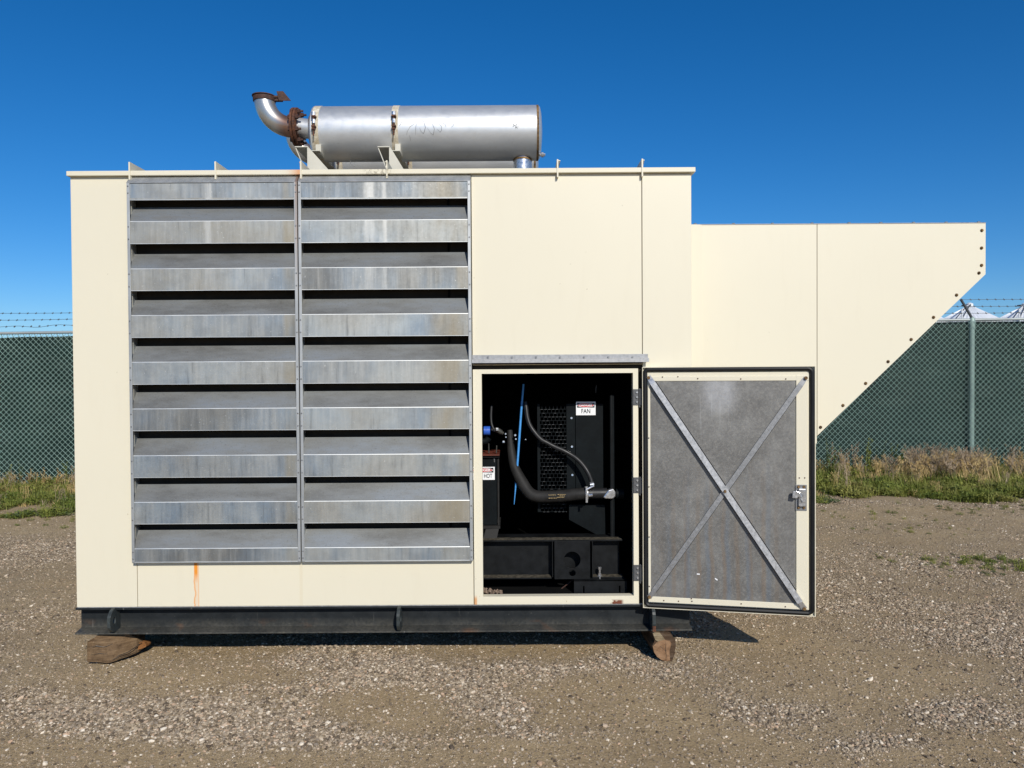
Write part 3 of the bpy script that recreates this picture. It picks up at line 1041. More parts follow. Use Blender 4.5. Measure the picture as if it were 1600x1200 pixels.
def scatter_grass():
    n = 26000
    x = rng.uniform(-12.5, 13, n)
    y = rng.uniform(8.4, FD + 0.5, n)
    vis = ((x < -5.0) | (x > 3.0))
    dens = np.where(vis, 1.0, 0.25)
    f = grass_front(x)
    t = (y - f) / (FD - f)
    patch = fbm(x * 1.5, y * 1.5, 3)
    right = x > 0
    fine_p = fbm(x * 4 + 3, y * 4, 3)
    pg = smooth01((t + 0.02) / 0.10) * np.where(t < 0.3, smooth01((patch - 0.34) / 0.2), 1.0) * (0.25 + 0.75 * smooth01((fine_p - 0.34) / 0.2))
    green = rng.random(n) < np.clip(np.where(right, 1.05 - 0.70 * smooth01((t - 0.45) / 0.35), 0.95 - 0.35 * smooth01((t - 0.5) / 0.3)) + (fine_p - .5) * 1.9, 0.06, 0.97)
    keep = (rng.random(n) < pg * dens * 0.62) & (t > -0.03)
    sel = keep & green
    def pack(sel, s0, s1, zs=1.0):
        X_, Y_ = x[sel], y[sel]
        m = len(X_)
        sc = rng.uniform(s0, s1, m)
        tt = np.clip(t[sel], 0, 1)
        P = np.stack([X_, Y_, ground_z(X_, Y_) - 0.005], -1)
        R = np.stack([rng.uniform(-.15, .15, m), rng.uniform(-.15, .15, m), rng.uniform(0, 6.28, m)], -1)
        hgt = sc * (0.62 + 0.45 * tt) * zs * np.where(X_ < 0, 0.72, 1.0)
        return P, R, np.stack([sc, sc, hgt], -1)
    P, R, Q = pack(sel, 0.6, 1.3, 0.85)
    # sparse tufts out in the yard on the right, and thin ones in the dirt
    spots = [(XW(1500, 6.3, 885), 6.3, .30, 22, .30), (XW(1565, 6.3, 890), 6.3, .32, 30, .34), (XW(1590, 6.1, 900), 6.1, .22, 16, .3), (XW(1540, 6.0, 900), 6.0, .3, 12, .22),
             (XW(1440, 6.5, 875), 6.5, .4, 12, .2), (XW(1400, 7.7, 830), 7.7, .5, 14, .22), (XW(1450, 7.4, 840), 7.4, .5, 12, .2), (XW(1350, 8.4, 805), 8.4, .8, 16, .28), (XW(1480, 8.5, 805), 8.5, .8, 26, .3), (XW(1560, 8.5, 805), 8.5, .5, 18, .3), (XW(60, 8.4, 810), 8.4, .6, 16, .3)]
    ex, ey, es = [], [], []
    for cx, cy, rr, k, big_ in spots:
        ex += list(rng.normal(cx, rr * 0.6, k)); ey += list(rng.normal(cy, rr * 0.3, k)); es += list(rng.uniform(.10, big_ * 1.35, k))
    ex, ey, es = map(np.array, (ex, ey, es))
    P2 = np.stack([ex, ey, ground_z(ex, ey) - 0.003], -1)
    R2 = np.stack([ex * 0, ex * 0, rng.uniform(0, 6.28, len(ex))], -1)
    Q2 = np.stack([es, es, es * 0.75], -1)
    scatter("green_weeds", np.concatenate([P, P2]), np.concatenate([R, R2]), np.concatenate([Q, Q2]), green_protos, "low green leafy weeds and grass growing in a strip before the fence", "weeds")
    sel = keep & ~green
    P, R, Q = pack(sel, 0.75, 1.3)
    # heap of dry straw by the right post
    m = 380
    hx = rng.normal(XW(1490, 10.9, 750), 0.42, m)
    hy = rng.normal(10.9, 0.22, m)
    hs = rng.uniform(.9, 1.6, m)
    P2 = np.stack([hx, hy, ground_z(hx, hy) + 0.05 * np.exp(-((hx - XW(1490, 10.9, 750)) / .4) ** 2)], -1)
    R2 = np.stack([rng.uniform(-.5, .5, m), rng.uniform(-.5, .5, m), rng.uniform(0, 6.28, m)], -1)
    Q2 = np.stack([hs, hs, hs * 0.85], -1)
    scatter("dry_grass", np.concatenate([P, P2]), np.concatenate([R, R2]), np.concatenate([Q, Q2]), dry_protos, "dry straw coloured grass standing against the foot of the fence", "dry grass")
scatter_grass()

tall = []
for k, (mat, h) in enumerate(((M_green, .52), (M_drygrey, .50), (M_dry, .44), (M_dull, .58))):
    m = tall_weed_proto(60 + k, mat, h)
    o = proto(m, "tall_weed", mat)
    tall.append(o)
weed_px = [(1292, 3, 1.0), (1300, 0, 1.0), (1318, 1, .95), (1336, 1, 1.2), (1355, 0, 1.25), (1372, 3, .9), (1398, 0, 1.05), (1406, 0, .9), (1425, 1, 1.0), (1484, 2, 1.1), (1502, 0, .8), (1536, 3, .95), (1549, 1, .95), (1589, 2, 1.15), (1578, 1, .9),
           (12, 0, .8), (30, 3, .75), (48, 2, .8), (68, 2, .85), (88, 2, .8), (104, 0, .9)]
kinds = ["tall green weed stalk with narrow leaves", "tall grey dead weed stalk", "tall straw coloured weed stalk", "tall dark green weed stalk"]
ordn = ["nearest", "second", "third", "fourth", "fifth", "sixth", "seventh", "eighth", "ninth", "tenth", "eleventh", "twelfth"]
groups_ = {}
for px, k, s_ in weed_px:
    o = tall[k].copy()
    C.objects.link(o)
    yy = 11.25 + 0.12 * math.sin(px)
    xx = XW(px, yy, 740)
    o.location = (xx, yy, float(ground_z(np.array([xx]), np.array([yy]))[0]))
    o.rotation_euler = (0.05 * math.sin(px), 0.06 * math.cos(px), px)
    o.scale = (s_, s_, s_)
    zone = 0 if px < 200 else 1 if px < 1518 else 2
    groups_.setdefault(zone, []).append((px, k, o))
where = ["from the photo's left edge", "from the open door's edge", "rightwards from the fence post"]
for zone, L_ in groups_.items():
    for q, (px, k, o) in enumerate(sorted(L_, key=lambda a: a[0])):
        tag(o, "%s, %s %s" % (kinds[k], ordn[q], where[zone]), "weed", "tall weeds at the fence")

# ------------------------------------------------------------------ wooden blocks under the skid
def wood_material(name, a, b, c, endgrain=False):
    t = NT(name)
    p = t.pos((1, 1, 1))
    n = t.noise(t.pos((5, 5, 48)), 1.3, 6, 0.75) if not endgrain else t.noise(t.pos((9, 9, 9)), 2.2, 5, 0.7)
    f = t.noise(p, 50, 5, 0.75)
    col = t.ramp(n, [(0.3, a), (0.55, b), (0.75, c)])
    col = t.mix(t.ramp(f, [(0.3, 0.5), (0.5, 0.0)]), col, tuple(q * 0.4 for q in a))
    t.bump(t.math('ADD', n, f), 0.6, 0.01)
    return t.set(col, 0.85, 0.0, 0.2)
M_wood = wood_material("weathered_brown_timber", (0.075, 0.044, 0.022), (0.175, 0.112, 0.060), (0.30, 0.21, 0.12))
M_split = wood_material("fresh_orange_split_wood", (0.17, 0.07, 0.02), (0.30, 0.13, 0.045), (0.35, 0.17, 0.07))
M_bark = wood_material("dark_log_side", (0.05, 0.03, 0.018), (0.09, 0.055, 0.032), (0.2, 0.16, 0.12))
M_cut = wood_material("saw_cut_log_end", (0.19, 0.10, 0.05), (0.28, 0.165, 0.09), (0.36, 0.21, 0.12), True)

def P3(px, py, D):
    return tuple(world_at(px, py, D))

def subdiv_noise(o, cuts, amp, seed, dirs=(1, 1, 1), keep_z=None):
    bm = bmesh.new()
    bm.from_mesh(o.data)
    bmesh.ops.triangulate(bm, faces=bm.faces)
    bmesh.ops.subdivide_edges(bm, edges=bm.edges, cuts=cuts, use_grid_fill=True)
    from mathutils import noise as mn
    for v in bm.verts:
        q = mn.noise_vector(v.co * 9 + Vector((seed, 0, 0))) * amp + mn.noise_vector(v.co * 28 + Vector((seed, 4, 0))) * amp * 0.4
        v.co += Vector((q.x * dirs[0], q.y * dirs[1], q.z * dirs[2]))
        if keep_z is not None:
            v.co.z = min(max(v.co.z, 0.0), keep_z)
    bm.to_mesh(o.data)
    bm.free()

blk = thing("timber_block", "rough brown timber block with split orange tip under the left lifting lug", "wood block", (0, 0, 0))
front = [(136.5, 1003, 4.22), (147, 996, 4.25), (158.6, 989.5, 4.27), (198, 989.5, 4.29), (214, 997, 4.31), (227, 1005, 4.34), (224, 1014, 4.345), (212, 1022, 4.30), (190, 1030, 4.235), (170, 1036, 4.185), (136.5, 1034, 4.20)]
A = [P3(*q) for q in front]
A = [(x, y, max(-0.01, z)) for x, y, z in A]
B = [(min(x + 0.02, -2.24), y + 0.30, z) for x, y, z in A]
o = MB().prism(A, B).build("block_body", M_wood, blk)
subdiv_noise(o, 4, 0.0045, 3, keep_z=0.158)
tipA = [P3(213, 1003, 4.292), P3(224, 1002.5, 4.322), P3(230, 1007, 4.338), P3(228, 1013, 4.333), P3(217, 1018, 4.30), P3(208, 1020, 4.275)]
tipA = [tuple(Vector(q).lerp(Vector(tipA[2]), 0.35)) for q in tipA]
o = MB().prism(tipA, [(x, y + 0.05, z) for x, y, z in tipA]).build("split_tip", M_split, blk)
subdiv_noise(o, 2, 0.004, 5)
crk = MB()
crk.tube([P3(176, 1031, 4.195), P3(186, 1024, 4.21), P3(200, 1019, 4.245), P3(212, 1011, 4.283), P3(222, 1004, 4.312)], [0.001, 0.0022, 0.0022, 0.0026, 0.001], 5)
crk.tube([P3(182, 1030, 4.20), P3(198, 1025, 4.24), P3(214, 1018, 4.29)], [0.001, 0.002, 0.001], 5)
crk.tube([P3(139, 1012, 4.205), P3(150, 1009, 4.215), P3(163, 1011, 4.225), P3(176, 1006, 4.24)], [0.0006, 0.0016, 0.0012, 0.0005], 5)
crk.tube([P3(141, 1023, 4.20), P3(155, 1021, 4.20), P3(168, 1022, 4.205)], [0.0005, 0.0012, 0.0005], 5)
crk.build("crack", M_ink, blk)

lg = thing("log_block", "short round log with reddish saw-cut end under the right lifting lug", "wood block", (0, 0, 0))
outl = [(1019, 1010), (1021, 1019), (1026, 1027), (1033, 1032), (1043, 1034), (1051, 1033.5), (1054.5, 1022), (1055.5, 1008), (1054.5, 1000), (1049, 991), (1041, 987), (1030, 986), (1022, 986), (1019.5, 992), (1023, 1000), (1022, 1004)]
LD = 4.21
A = [P3(px, py, LD) for px, py in outl]
A = [(x, y, min(0.157, max(-0.008, z))) for x, y, z in A]
cx_ = sum(a[0] for a in A) / len(A)
cz_ = sum(a[2] for a in A) / len(A)
B = [(cx_ + (x - cx_) * 1.25 - 0.02, y + 0.62, cz_ + (z - cz_) * 1.0) for x, y, z in A]
o = MB().prism(A, B).build("log_side", M_bark, lg)
subdiv_noise(o, 2, 0.004, 8, keep_z=0.157)
cutp = [(1020, 1010), (1022, 1019), (1027, 1026.5), (1034, 1031.5), (1043, 1033), (1047, 1032), (1046, 1016), (1049, 1006), (1047, 1002), (1038, 1000), (1030, 1002), (1025, 1005)]
A = [P3(px, py, LD - 0.012) for px, py in cutp]
MB().prism(A, [(x, y + 0.02, z) for x, y, z in A]).build("saw_cut_end", M_cut, lg)
wp = [(1019.5, 988), (1031, 989), (1036, 995), (1040, 1001), (1036, 1003), (1029, 1003), (1024, 1000)]
A = [P3(px, py, LD - 0.008) for px, py in wp]
M_pale = wood_material("pale_torn_wood", (0.16, 0.11, 0.06), (0.27, 0.21, 0.13), (0.36, 0.29, 0.19))
MB().prism(A, [(x, y + 0.02, z) for x, y, z in A]).build("torn_top", M_pale, lg)
MB().tube([P3(1040.5, 1004, LD - 0.013), P3(1040, 1014, LD - 0.013), P3(1041, 1024, LD - 0.013), P3(1040.5, 1032, LD - 0.013)], [0.0006, 0.0014, 0.0012, 0.0008], 5).tube([P3(1032, 1010, LD - .013), P3(1040, 1017, LD - .013)], 0.0008, 5).build("crack", M_ink, lg)
for xx, lab in ((-2.0, "timber block hidden at the rear left of the skid"), (0.75, "timber block hidden at the rear right of the skid")):
    r_ = MB().box(xx - 0.12, xx + 0.12, 6.0, 6.25, -0.01, 0.155).build("timber_block", M_wood, None, bevel=0.01)
    tag(r_, lab, "wood block")

# ------------------------------------------------------------------ the generator enclosure
gen = thing("generator_enclosure", "cream steel generator enclosure with louvres, open side door, roof mufflers and exhaust scoop", "generator", (0.0, D0, 0), (0, -TILT, 0))
ZB, ZT = 0.307, 2.688
XL, XR = X(114.8), X(1081)
DEP = 2.05
TH = 0.045
def zc(py, px=600, D=D0):
    return Z(px, py, D)

# --- wall panels
def panel(x0, x1, z0, z1, mat=None, name="wall_panel", y0=0.0, y1=TH, bev=0.0025, label=None):
    return MB().box(x0, x1, y0, y1, z0, z1).build(name, mat or M_cream, gen, bevel=bev, label=label)
LZ0, LZ1 = Z(470, 881), Z(470, 277)
DZ0, DZ1 = Z(870, 947), Z(870, 575.5)
MB().pxz([(XL, ZB), (X(209.6), ZB), (X(209.6), Z(206, 880.5)), (X(203.2, 4.21), Z(206, 880.5)), (X(203.2, 4.21), ZT), (XL, ZT)], 0.0, TH).build("wall_panel", M_cream, gen, bevel=0.0025)
panel(X(210.5), X(737.8), ZB, Z(470, 876), M_cream_rust, label="low cream panel under the louvres with an orange rust run")
panel(X(738.6), X(1003.4), Z(870, 570), ZT)
panel(X(1004.4), XR, ZB, ZT)
# filler behind the top of the louvres
panel(X(210.5), X(737.8), ZT - 0.035, ZT, y0=0.003)
# side, back
MB().box(XL, XL + TH, TH + 0.001, DEP, ZB, ZT).build("side_wall", M_cream, gen)
MB().box(XR - TH, XR, TH + 0.001, DEP, ZB, ZT).build("side_wall", M_cream, gen)
MB().box(XL + TH, XR - TH, DEP - TH, DEP - 0.001, ZB, ZT).build("rear_wall", M_cream, gen)
# --- dark lining inside
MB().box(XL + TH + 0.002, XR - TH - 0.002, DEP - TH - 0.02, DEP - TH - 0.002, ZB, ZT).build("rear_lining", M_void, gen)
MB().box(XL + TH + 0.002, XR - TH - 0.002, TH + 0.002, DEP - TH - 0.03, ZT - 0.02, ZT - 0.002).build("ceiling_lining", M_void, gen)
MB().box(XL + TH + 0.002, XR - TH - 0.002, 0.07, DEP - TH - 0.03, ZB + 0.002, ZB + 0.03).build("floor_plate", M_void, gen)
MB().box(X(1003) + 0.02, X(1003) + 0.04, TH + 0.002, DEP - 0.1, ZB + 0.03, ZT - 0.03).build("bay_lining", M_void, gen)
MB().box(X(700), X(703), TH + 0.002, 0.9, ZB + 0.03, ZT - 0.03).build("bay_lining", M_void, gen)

# --- roof: cap sections between standing ribs
RZ0, RZ1 = 2.6895, 2.716
RY0 = -0.024
ribs = [X(q, 4.225, 268) for q in (202.5, 336.8, 470.3, 604.5, 871.5, 1003.8)]
edges = [X(102.5, 4.225, 268)] + ribs + [X(1087.5, 4.225, 268)]
for a, b in zip(edges[:-1], edges[1:]):
    MB().box(a + 0.0018, b - 0.0018, RY0, DEP + 0.03, RZ0, RZ1).build("roof_section", M_roof, gen, bevel=0.003)
M_bounce_dimmer = plain("dark_bounce_dimming_sheet", (0.16, 0.15, 0.13), 0.75, var=0.35, scale=5, spec=0.2)
MB().box(edges[0] + 0.02, edges[-1] - 0.02, 0.03, DEP + 0.01, RZ1 + 0.0005, RZ1 + 0.0020).build("added_dimming_sheet", M_bounce_dimmer, gen)  # unseen dark sheet added over the roof to dim the muffler undersides
for k, x in enumerate(ribs):
    s_ = -1 if k < 4 else 1
    m = MB()
    m.box(x - 0.0035, x + 0.0035, 0.0, DEP, RZ1 - 0.002, RZ1 + 0.046)
    m.box(min(x, x + s_ * 0.016), max(x, x + s_ * 0.016), 0.0, DEP, RZ1 + 0.044, RZ1 + 0.048)
    m.box(x - 0.0045, x + 0.0035, RY0 - 0.004, 0.0, RZ0 - 0.024, RZ1 + 0.046)
    rb = m.build("roof_rib", M_roof, gen)
    MB().cyl((x + 0.012 * -s_ * -1, -0.002, RZ1 + 0.030), (x - 0.010 * s_ * -1, -0.002, RZ1 + 0.030), 0.007, 8).build("bolt", M_bolt, rb)

# --- louvres
def louver(x0, x1):
    fr = MB()
    yf = -0.041
    sw = 0.0155
    zt, zb = Z(470, 284.0, 4.21), Z(470, 877.4, 4.21)
    fr.box(x0, x0 + sw, yf, yf + 0.003, zb, zt)
    fr.box(x1 - sw, x1, yf, yf + 0.003, zb, zt)
    fr.box(x0, x0 + 0.003, yf + 0.003, 0.0, zb, zt)
    fr.box(x1 - 0.003, x1, yf + 0.003, 0.0, zb, zt)
    fr.box(x0 + 0.0, x1, -0.0385, 0.0, zb - 0.004, zb)
    # sloping cap at the top
    fr.pyz([(0.0, ZT - 0.002), (-0.006, ZT - 0.004), (yf - 0.001, zt + 0.001), (yf - 0.001, zt - 0.001), (0.0, zt - 0.001)], x0 - 0.001, x1 + 0.001)
    L = fr.build("louver_panel", M_post, gen, bevel=0.001)
    # inner side cheeks
    MB().box(x0 + 0.002, x0 + 0.005, 0.001, 0.050, zb, zt).box(x1 - 0.005, x1 - 0.002, 0.001, 0.050, zb, zt).build("side_cheek", M_galv, L)
    F = [(285, 311.5), (345, 379.8), (419, 453.3), (492, 526.5), (565, 599.8), (638, 672.2), (711.2, 745.4), (784, 818), (856.6, 877.4)]
    riv = MB()
    for i, (a, b) in enumerate(F):
        za, zb_ = Z(333, a, 4.213), Z(333, b, 4.213)
        t = 0.0022
        yb, zr = 0.030, 0.089
        f_ = -0.0365
        prof = [(f_, zb_), (f_, za - 0.0024), (f_ + 0.0010, za + 0.0006)]
        if i:
            prof += [(yb, za + zr), (yb, za + zr - 0.003), (f_ + t, za - t), (f_ + t, zb_)]
        else:
            prof += [(f_ + t, za), (f_ + t, zb_)]
        sl = MB().pyz(prof, x0 + 0.0042, x1 - 0.0042)
        n_main = len(sl.f)
        sl.box(x0 + 0.0042, x1 - 0.0042, f_ - 0.0006, f_ + 0.009, zb_ - 0.0018, zb_ + 0.0006)
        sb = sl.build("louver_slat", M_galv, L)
        sb.data.materials.append(M_dusty_shade)
        sb.data.materials.append(M_edge_glint)
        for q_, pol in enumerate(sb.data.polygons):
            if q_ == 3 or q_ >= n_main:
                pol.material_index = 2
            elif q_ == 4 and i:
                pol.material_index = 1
        for zz in ((za - 0.030, za - 0.098) if i < 8 and i > 0 else (za - 0.018, za - 0.056)):
            for xx in (x0 + 0.007, x1 - 0.007):
                riv.tube([(xx, yf + 0.001, zz), (xx, yf - 0.0035, zz)], [0.0048, 0.0035], 8)
    riv.build("rivets", M_bolt, L, kind="stuff")
    return L
louver(X(202, 4.209), X(466.8, 4.209))
louver(X(468.6, 4.209), X(737, 4.209))
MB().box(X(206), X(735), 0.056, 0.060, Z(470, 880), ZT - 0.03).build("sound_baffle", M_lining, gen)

# --- hood over the door opening
za_, zb1_, zc_ = Z(870, 554), Z(870, 560.6, 4.24), Z(870, 566.6, 4.21)
zl_ = Z(870, 560.8, 4.21)
h_prof = [(-0.0005, za_), (-0.004, za_), (-0.004, zl_ + 0.003), (-0.039, zl_), (-0.040, zc_), (-0.0375, zc_), (-0.0365, zl_ - 0.0025), (-0.0005, zl_ - 0.001)]
M_hood = zinc("dull_galvanised_hood", 0.34, 0.5, 0.5)
hood = MB().pyz(h_prof, X(737.5, 4.21), X(1014.5, 4.21)).build("drip_hood", M_hood, gen, bevel=0.0006)
m = MB().pyz([(0.0, Z(870, 566)), (-0.024, Z(870, 567.5)), (-0.024, Z(870, 569)), (0.0, Z(870, 569))], X(740), X(1003)).build("hood_strip", M_rust_dark, hood)
for px in (763, 800.5, 838, 875.5, 913, 951, 989):
    MB().cyl((X(px, 4.24), -0.004, Z(px, 557.6, 4.24)), (X(px, 4.24), -0.011, Z(px, 557.6, 4.24)), 0.0056, 8).build("bolt", M_bolt, hood, smooth=True)

# --- door opening frame
oz0, oz1 = Z(870, 931), Z(870, 583.3)
ox0, ox1 = X(752.6), X(988.8)
fz0, fz1 = ZB + 0.002, Z(870, 576.5)
fr = MB()
fr.box(X(739.0), ox0, -0.006, 0.04, fz0, fz1)
fr.box(ox1, X(996.8), -0.006, 0.04, fz0, fz1)
fr.box(ox0, ox1, -0.006, 0.04, oz1, fz1)
fr.box(ox0, ox1, -0.006, 0.04, fz0, oz0)
fr.build("door_frame", M_cream_chip, gen, label="cream opening frame with a rust chip at the lower right")
MB().box(X(996.9), X(1004), 0.02, 0.045, fz0, fz1 + 0.02).build("door_reveal", M_lining, gen)
MB().box(X(739), X(1003), 0.012, 0.042, fz1 + 0.002, Z(870, 571)).build("door_reveal", M_lining, gen)

# --- hinges
for py0, py1 in ((608, 633), (745.5, 770), (882, 907)):
    z1, z0 = Z(997, py0), Z(997, py1)
    m = MB().box(X(988.8), X(998.3), -0.010, -0.0065, z0, z1)
    m.box(X(999.3), X(1004.8), -0.022, -0.012, z0, z1)
    m.cyl((X(998.8), -0.012, z0 - 0.012), (X(998.8), -0.012, z1 + 0.004), 0.006, 10)
    hg = m.build("hinge", M_hinge, gen, bevel=0.0008)
    bo = MB()
    for q in (0.2, 0.5, 0.8):
        zz = z0 + (z1 - z0) * q
        bo.tube([(X(994.5), -0.010, zz), (X(994.5), -0.017, zz)], [0.007, 0.005], 8)
    bo.build("bolt_row", M_bright, hg, kind="stuff")

# --- the open door (hinged at the right of the opening)
hx, hy = X(1003.6, 4.225), -0.025
ang = math.atan2(-0.172, 0.884)
def Wd(px):
    k = (px - 800) / 1200
    return (k * (D0 + hy) - hx) / (math.cos(ang) - math.sin(ang) * k)
door = bpy.data.objects.new("door", None)
C.objects.link(door)
door.parent = gen
door.location = (hx, hy, 0)
door.rotation_euler = (0, 0, ang)
door["label"] = "open cream door seen from inside with grey liner and crossed braces"
dz0, dz1 = 0.296, 1.621
wE = Wd(1274.6)
def dz(px, py):
    w = Wd(px)
    D = D0 + hy + math.sin(ang) * w
    return Z(px, py, D)
def rrect(x0, x1, z0, z1, r, n=6):
    P = []
    for cx, cz, a0 in ((x1 - r, z1 - r, 0), (x0 + r, z1 - r, 90), (x0 + r, z0 + r, 180), (x1 - r, z0 + r, 270)):
        for k in range(n + 1):
            a = math.radians(a0 + 90 * k / n)
            P.append((cx + r * math.cos(a), cz + r * math.sin(a)))
    return P
MB().box(0.0, wE, 0.0, 0.04, dz0, dz1).build("door_skin", M_cream, door, bevel=0.003)
# pan flanges (white edge all round)
fl = MB()
fl.box(0.0, 0.003, -0.016, 0.0, dz0, dz1).box(wE - 0.004, wE, -0.016, 0.0, dz0, dz1)
fl.box(0.003, wE - 0.004, -0.016, 0.0, dz0, dz0 + 0.003).box(0.003, wE - 0.004, -0.016, 0.0, dz1 - 0.003, dz1)
fl.build("door_flange", M_cream, door)
# seal
gz0, gz1 = dz0 + 0.016, dz1 - 0.014
gx0, gx1 = 0.014, wE - 0.018
path = rrect(gx0, gx1, gz0, gz1, 0.022)
sm = MB()
sv, sf = [], []
npt = len(path)
for i, (px_, pz_) in enumerate(path):
    a = Vector(path[i - 1])
    b = Vector(path[(i + 1) % npt])
    t_ = (b - a).normalized()
    nn_ = Vector((t_.y, -t_.x))
    for k in range(8):
        th = 2 * math.pi * k / 8
        sv.append((px_ + nn_.x * 0.0125 * math.cos(th), -0.010 + 0.013 * math.sin(th), pz_ + nn_.y * 0.0125 * math.cos(th)))
for i in range(npt):
    j = (i + 1) % npt
    for k in range(8):
        sf.append((i * 8 + k, i * 8 + (k + 1) % 8, j * 8 + (k + 1) % 8, j * 8 + k))
sm.add(sv, sf).build("rubber_seal", M_seal, door, smooth=True)
# inner frame: cream channels
ix0, ix1 = Wd(1012.5), Wd(1264.5)
iz0, iz1 = gz0 + 0.016, gz1 - 0.016
sx0, sx1 = Wd(1016.8), Wd(1242.6)
sz0, sz1 = 0.361, dz(1130, 595)
MB().box(ix0, ix1, -0.008, 0.0, iz0, iz1).build("inner_pan", M_cream, door)
m = MB()
m.box(ix0 + 0.002, ix1 - 0.002, -0.016, -0.008, sz1, iz1 - 0.022)
m.box(ix0 + 0.002, ix1 - 0.002, -0.016, -0.008, iz0 + 0.002, sz0)
m.box(ix0 + 0.002, sx0, -0.0165, -0.008, sz0, sz1)
m.box(Wd(1244.2), Wd(1262), -0.0165, -0.008, iz0 + 0.003, iz1 - 0.020)
m.build("inner_frame", M_cream, door, bevel=0.0015)
MB().box(sx0, sx1, -0.0125, -0.008, sz0 - 0.003, sz1 + 0.002).build("liner_sheet", M_liner, door, label="mottled grey galvanised liner with rusty and bluish stripes")
# braces (hat channels)
M_brace2 = zinc('dull_zinc_brace', 0.30, 0.5, 0.6)
def brace(p0, p1, w, y, name="brace", label=None):
    a = Vector((Wd(p0[0]), 0, dz(*p0)))
    b = Vector((Wd(p1[0]), 0, dz(*p1)))
    d = (b - a)
    L = d.length
    d.normalize()
    n_ = Vector((-d.z, 0, d.x))
    yf, yb = y
    m = MB()
    # channel with flat ends
    e = 0.045
    def pt(u, v, yy):
        q = a + d * u + n_ * v
        return (q.x, yy, q.z)
    for u0, u1 in ((e, L - e),):
        prof = [(-w, yb), (-w, yf), (w, yf), (w, yb), (w - 0.002, yb), (w - 0.002, yf + 0.002), (-w + 0.002, yf + 0.002), (-w + 0.002, yb)]
        m.prism([pt(u0, v, yy) for v, yy in prof], [pt(u1, v, yy) for v, yy in prof])
    for u0, u1, s0, s1 in ((0, e, 1, 0), (L - e, L, 0, 1)):
        ya, yb2 = (-0.019, yf) if s0 else (yf, -0.019)
        m.add([pt(u0, -w * .8, ya), pt(u0, w * .8, ya), pt(u1, w, yb2), pt(u1, -w, yb2),
               pt(u0, -w * .8, ya + 0.0025), pt(u0, w * .8, ya + 0.0025), pt(u1, w, yb2 + 0.0025), pt(u1, -w, yb2 + 0.0025)],
              [(0, 1, 2, 3), (7, 6, 5, 4), (0, 4, 5, 1), (1, 5, 6, 2), (2, 6, 7, 3), (3, 7, 4, 0)])
    o_ = m.build(name, M_brace2 if 'rear' in label else M_zinc, door, label=label)
    rear = 'rear' in label
    v0, v1 = (-w + 0.001, w + 0.0035) if rear else (-w - 0.004, w + 0.0048)
    k = MB()
    k.prism([pt(e, v, yy) for v, yy in ((v0, -0.0127), (v0, -0.0140), (v1, -0.0140), (v1, -0.0127))], [pt(L - e, v, yy) for v, yy in ((v0, -0.0127), (v0, -0.0140), (v1, -0.0140), (v1, -0.0127))])
    k.build("brace_backing", M_seal, door)
    return o_
brace((1259, 590), (1014, 932), 0.0135, (-0.0225, -0.0142), label="rear flat brace rising to the right")
brace((1014, 588), (1257, 950), 0.0150, (-0.037, -0.0236), label="front channel brace falling to the right")
bl = MB()
for px, py in ((1259, 590.5), (1014.5, 590), (1256.5, 949), (1014.5, 931)):
    bl.tube([(Wd(px), -0.018, dz(px, py)), (Wd(px), -0.030, dz(px, py))], 0.009, 8)
bl.tube([(Wd(1132.5), -0.037, dz(1132.5, 766)), (Wd(1132.5), -0.044, dz(1132.5, 766))], 0.008, 8)
bl.build("brace_bolts", M_rust_gold, door, kind="stuff")
sc = MB()
for px, py in ((1036, 589), (1060, 588.5), (1091, 591.5), (1158, 592), (1228, 592), (1014.5, 684), (1014.5, 760), (1014.5, 838), (1014.5, 915), (1037, 937), (1060, 938), (1080, 934), (1081, 938), (1158, 942), (1227, 946.5), (1249, 746), (1257.5, 746)):
    sc.tube([(Wd(px), -0.0155, dz(px, py)), (Wd(px), -0.0185, dz(px, py))], 0.0036, 7)
sc.build("screws", M_rust_dark, door, kind="stuff")
chip = MB()
for px, py, a_ in ((1091, 896, 0.05), (1119, 904, 0.6)):
    x_, z_ = Wd(px), dz(px, py)
    c_, s_ = math.cos(a_), -math.sin(a_)
    L_, h_ = 0.008, 0.003
    A = [(x_ + u * c_ - v * s_, -0.0150, z_ + u * s_ + v * c_) for u, v in ((-L_, -h_), (L_, -h_), (L_, h_), (-L_, h_))]
    chip.prism(A, [(p[0], -0.0124, p[2]) for p in A])
chip.build("white_tape_scraps", M_white, door, kind="stuff")
# latch
lx0, lx1 = Wd(1243), Wd(1260.5)
lz0, lz1 = dz(1250, 797), dz(1250, 756.5)
m = MB().box(lx0, lx1, -0.0195, -0.0165, lz0, lz1)
la = m.build("latch", M_bolt, door, bevel=0.001)
MB().box(Wd(1247), Wd(1258.5), -0.034, -0.0195, lz0 + 0.024, lz1 - 0.020).build("latch_body", M_bright, la, bevel=0.003)
m = MB().pxz([(Wd(1236.5), dz(1237, 776)), (Wd(1237.5), dz(1237, 766)), (Wd(1243), dz(1243, 765)), (Wd(1249), dz(1249, 768)), (Wd(1252), dz(1252, 775)), (Wd(1246), dz(1246, 774)), (Wd(1244), dz(1244, 777))], -0.046, -0.034)
m.build("latch_tongue", M_bright, la, bevel=0.002)
m = MB().cyl((Wd(1251), -0.034, dz(1251, 772)), (Wd(1251), -0.042, dz(1251, 772)), 0.010, 10)
m.cyl((Wd(1249), -0.034, dz(1249, 777)), (Wd(1253), -0.038, dz(1253, 783)), 0.003, 6)
m.build("latch_cam", M_bolt, la, smooth=True)
m = MB()
for px in (1247.5, 1256):
    for py in (760, 792.5):
        m.tube([(Wd(px), -0.0195, dz(px, py)), (Wd(px), -0.026, dz(px, py))], [0.008, 0.005], 10)
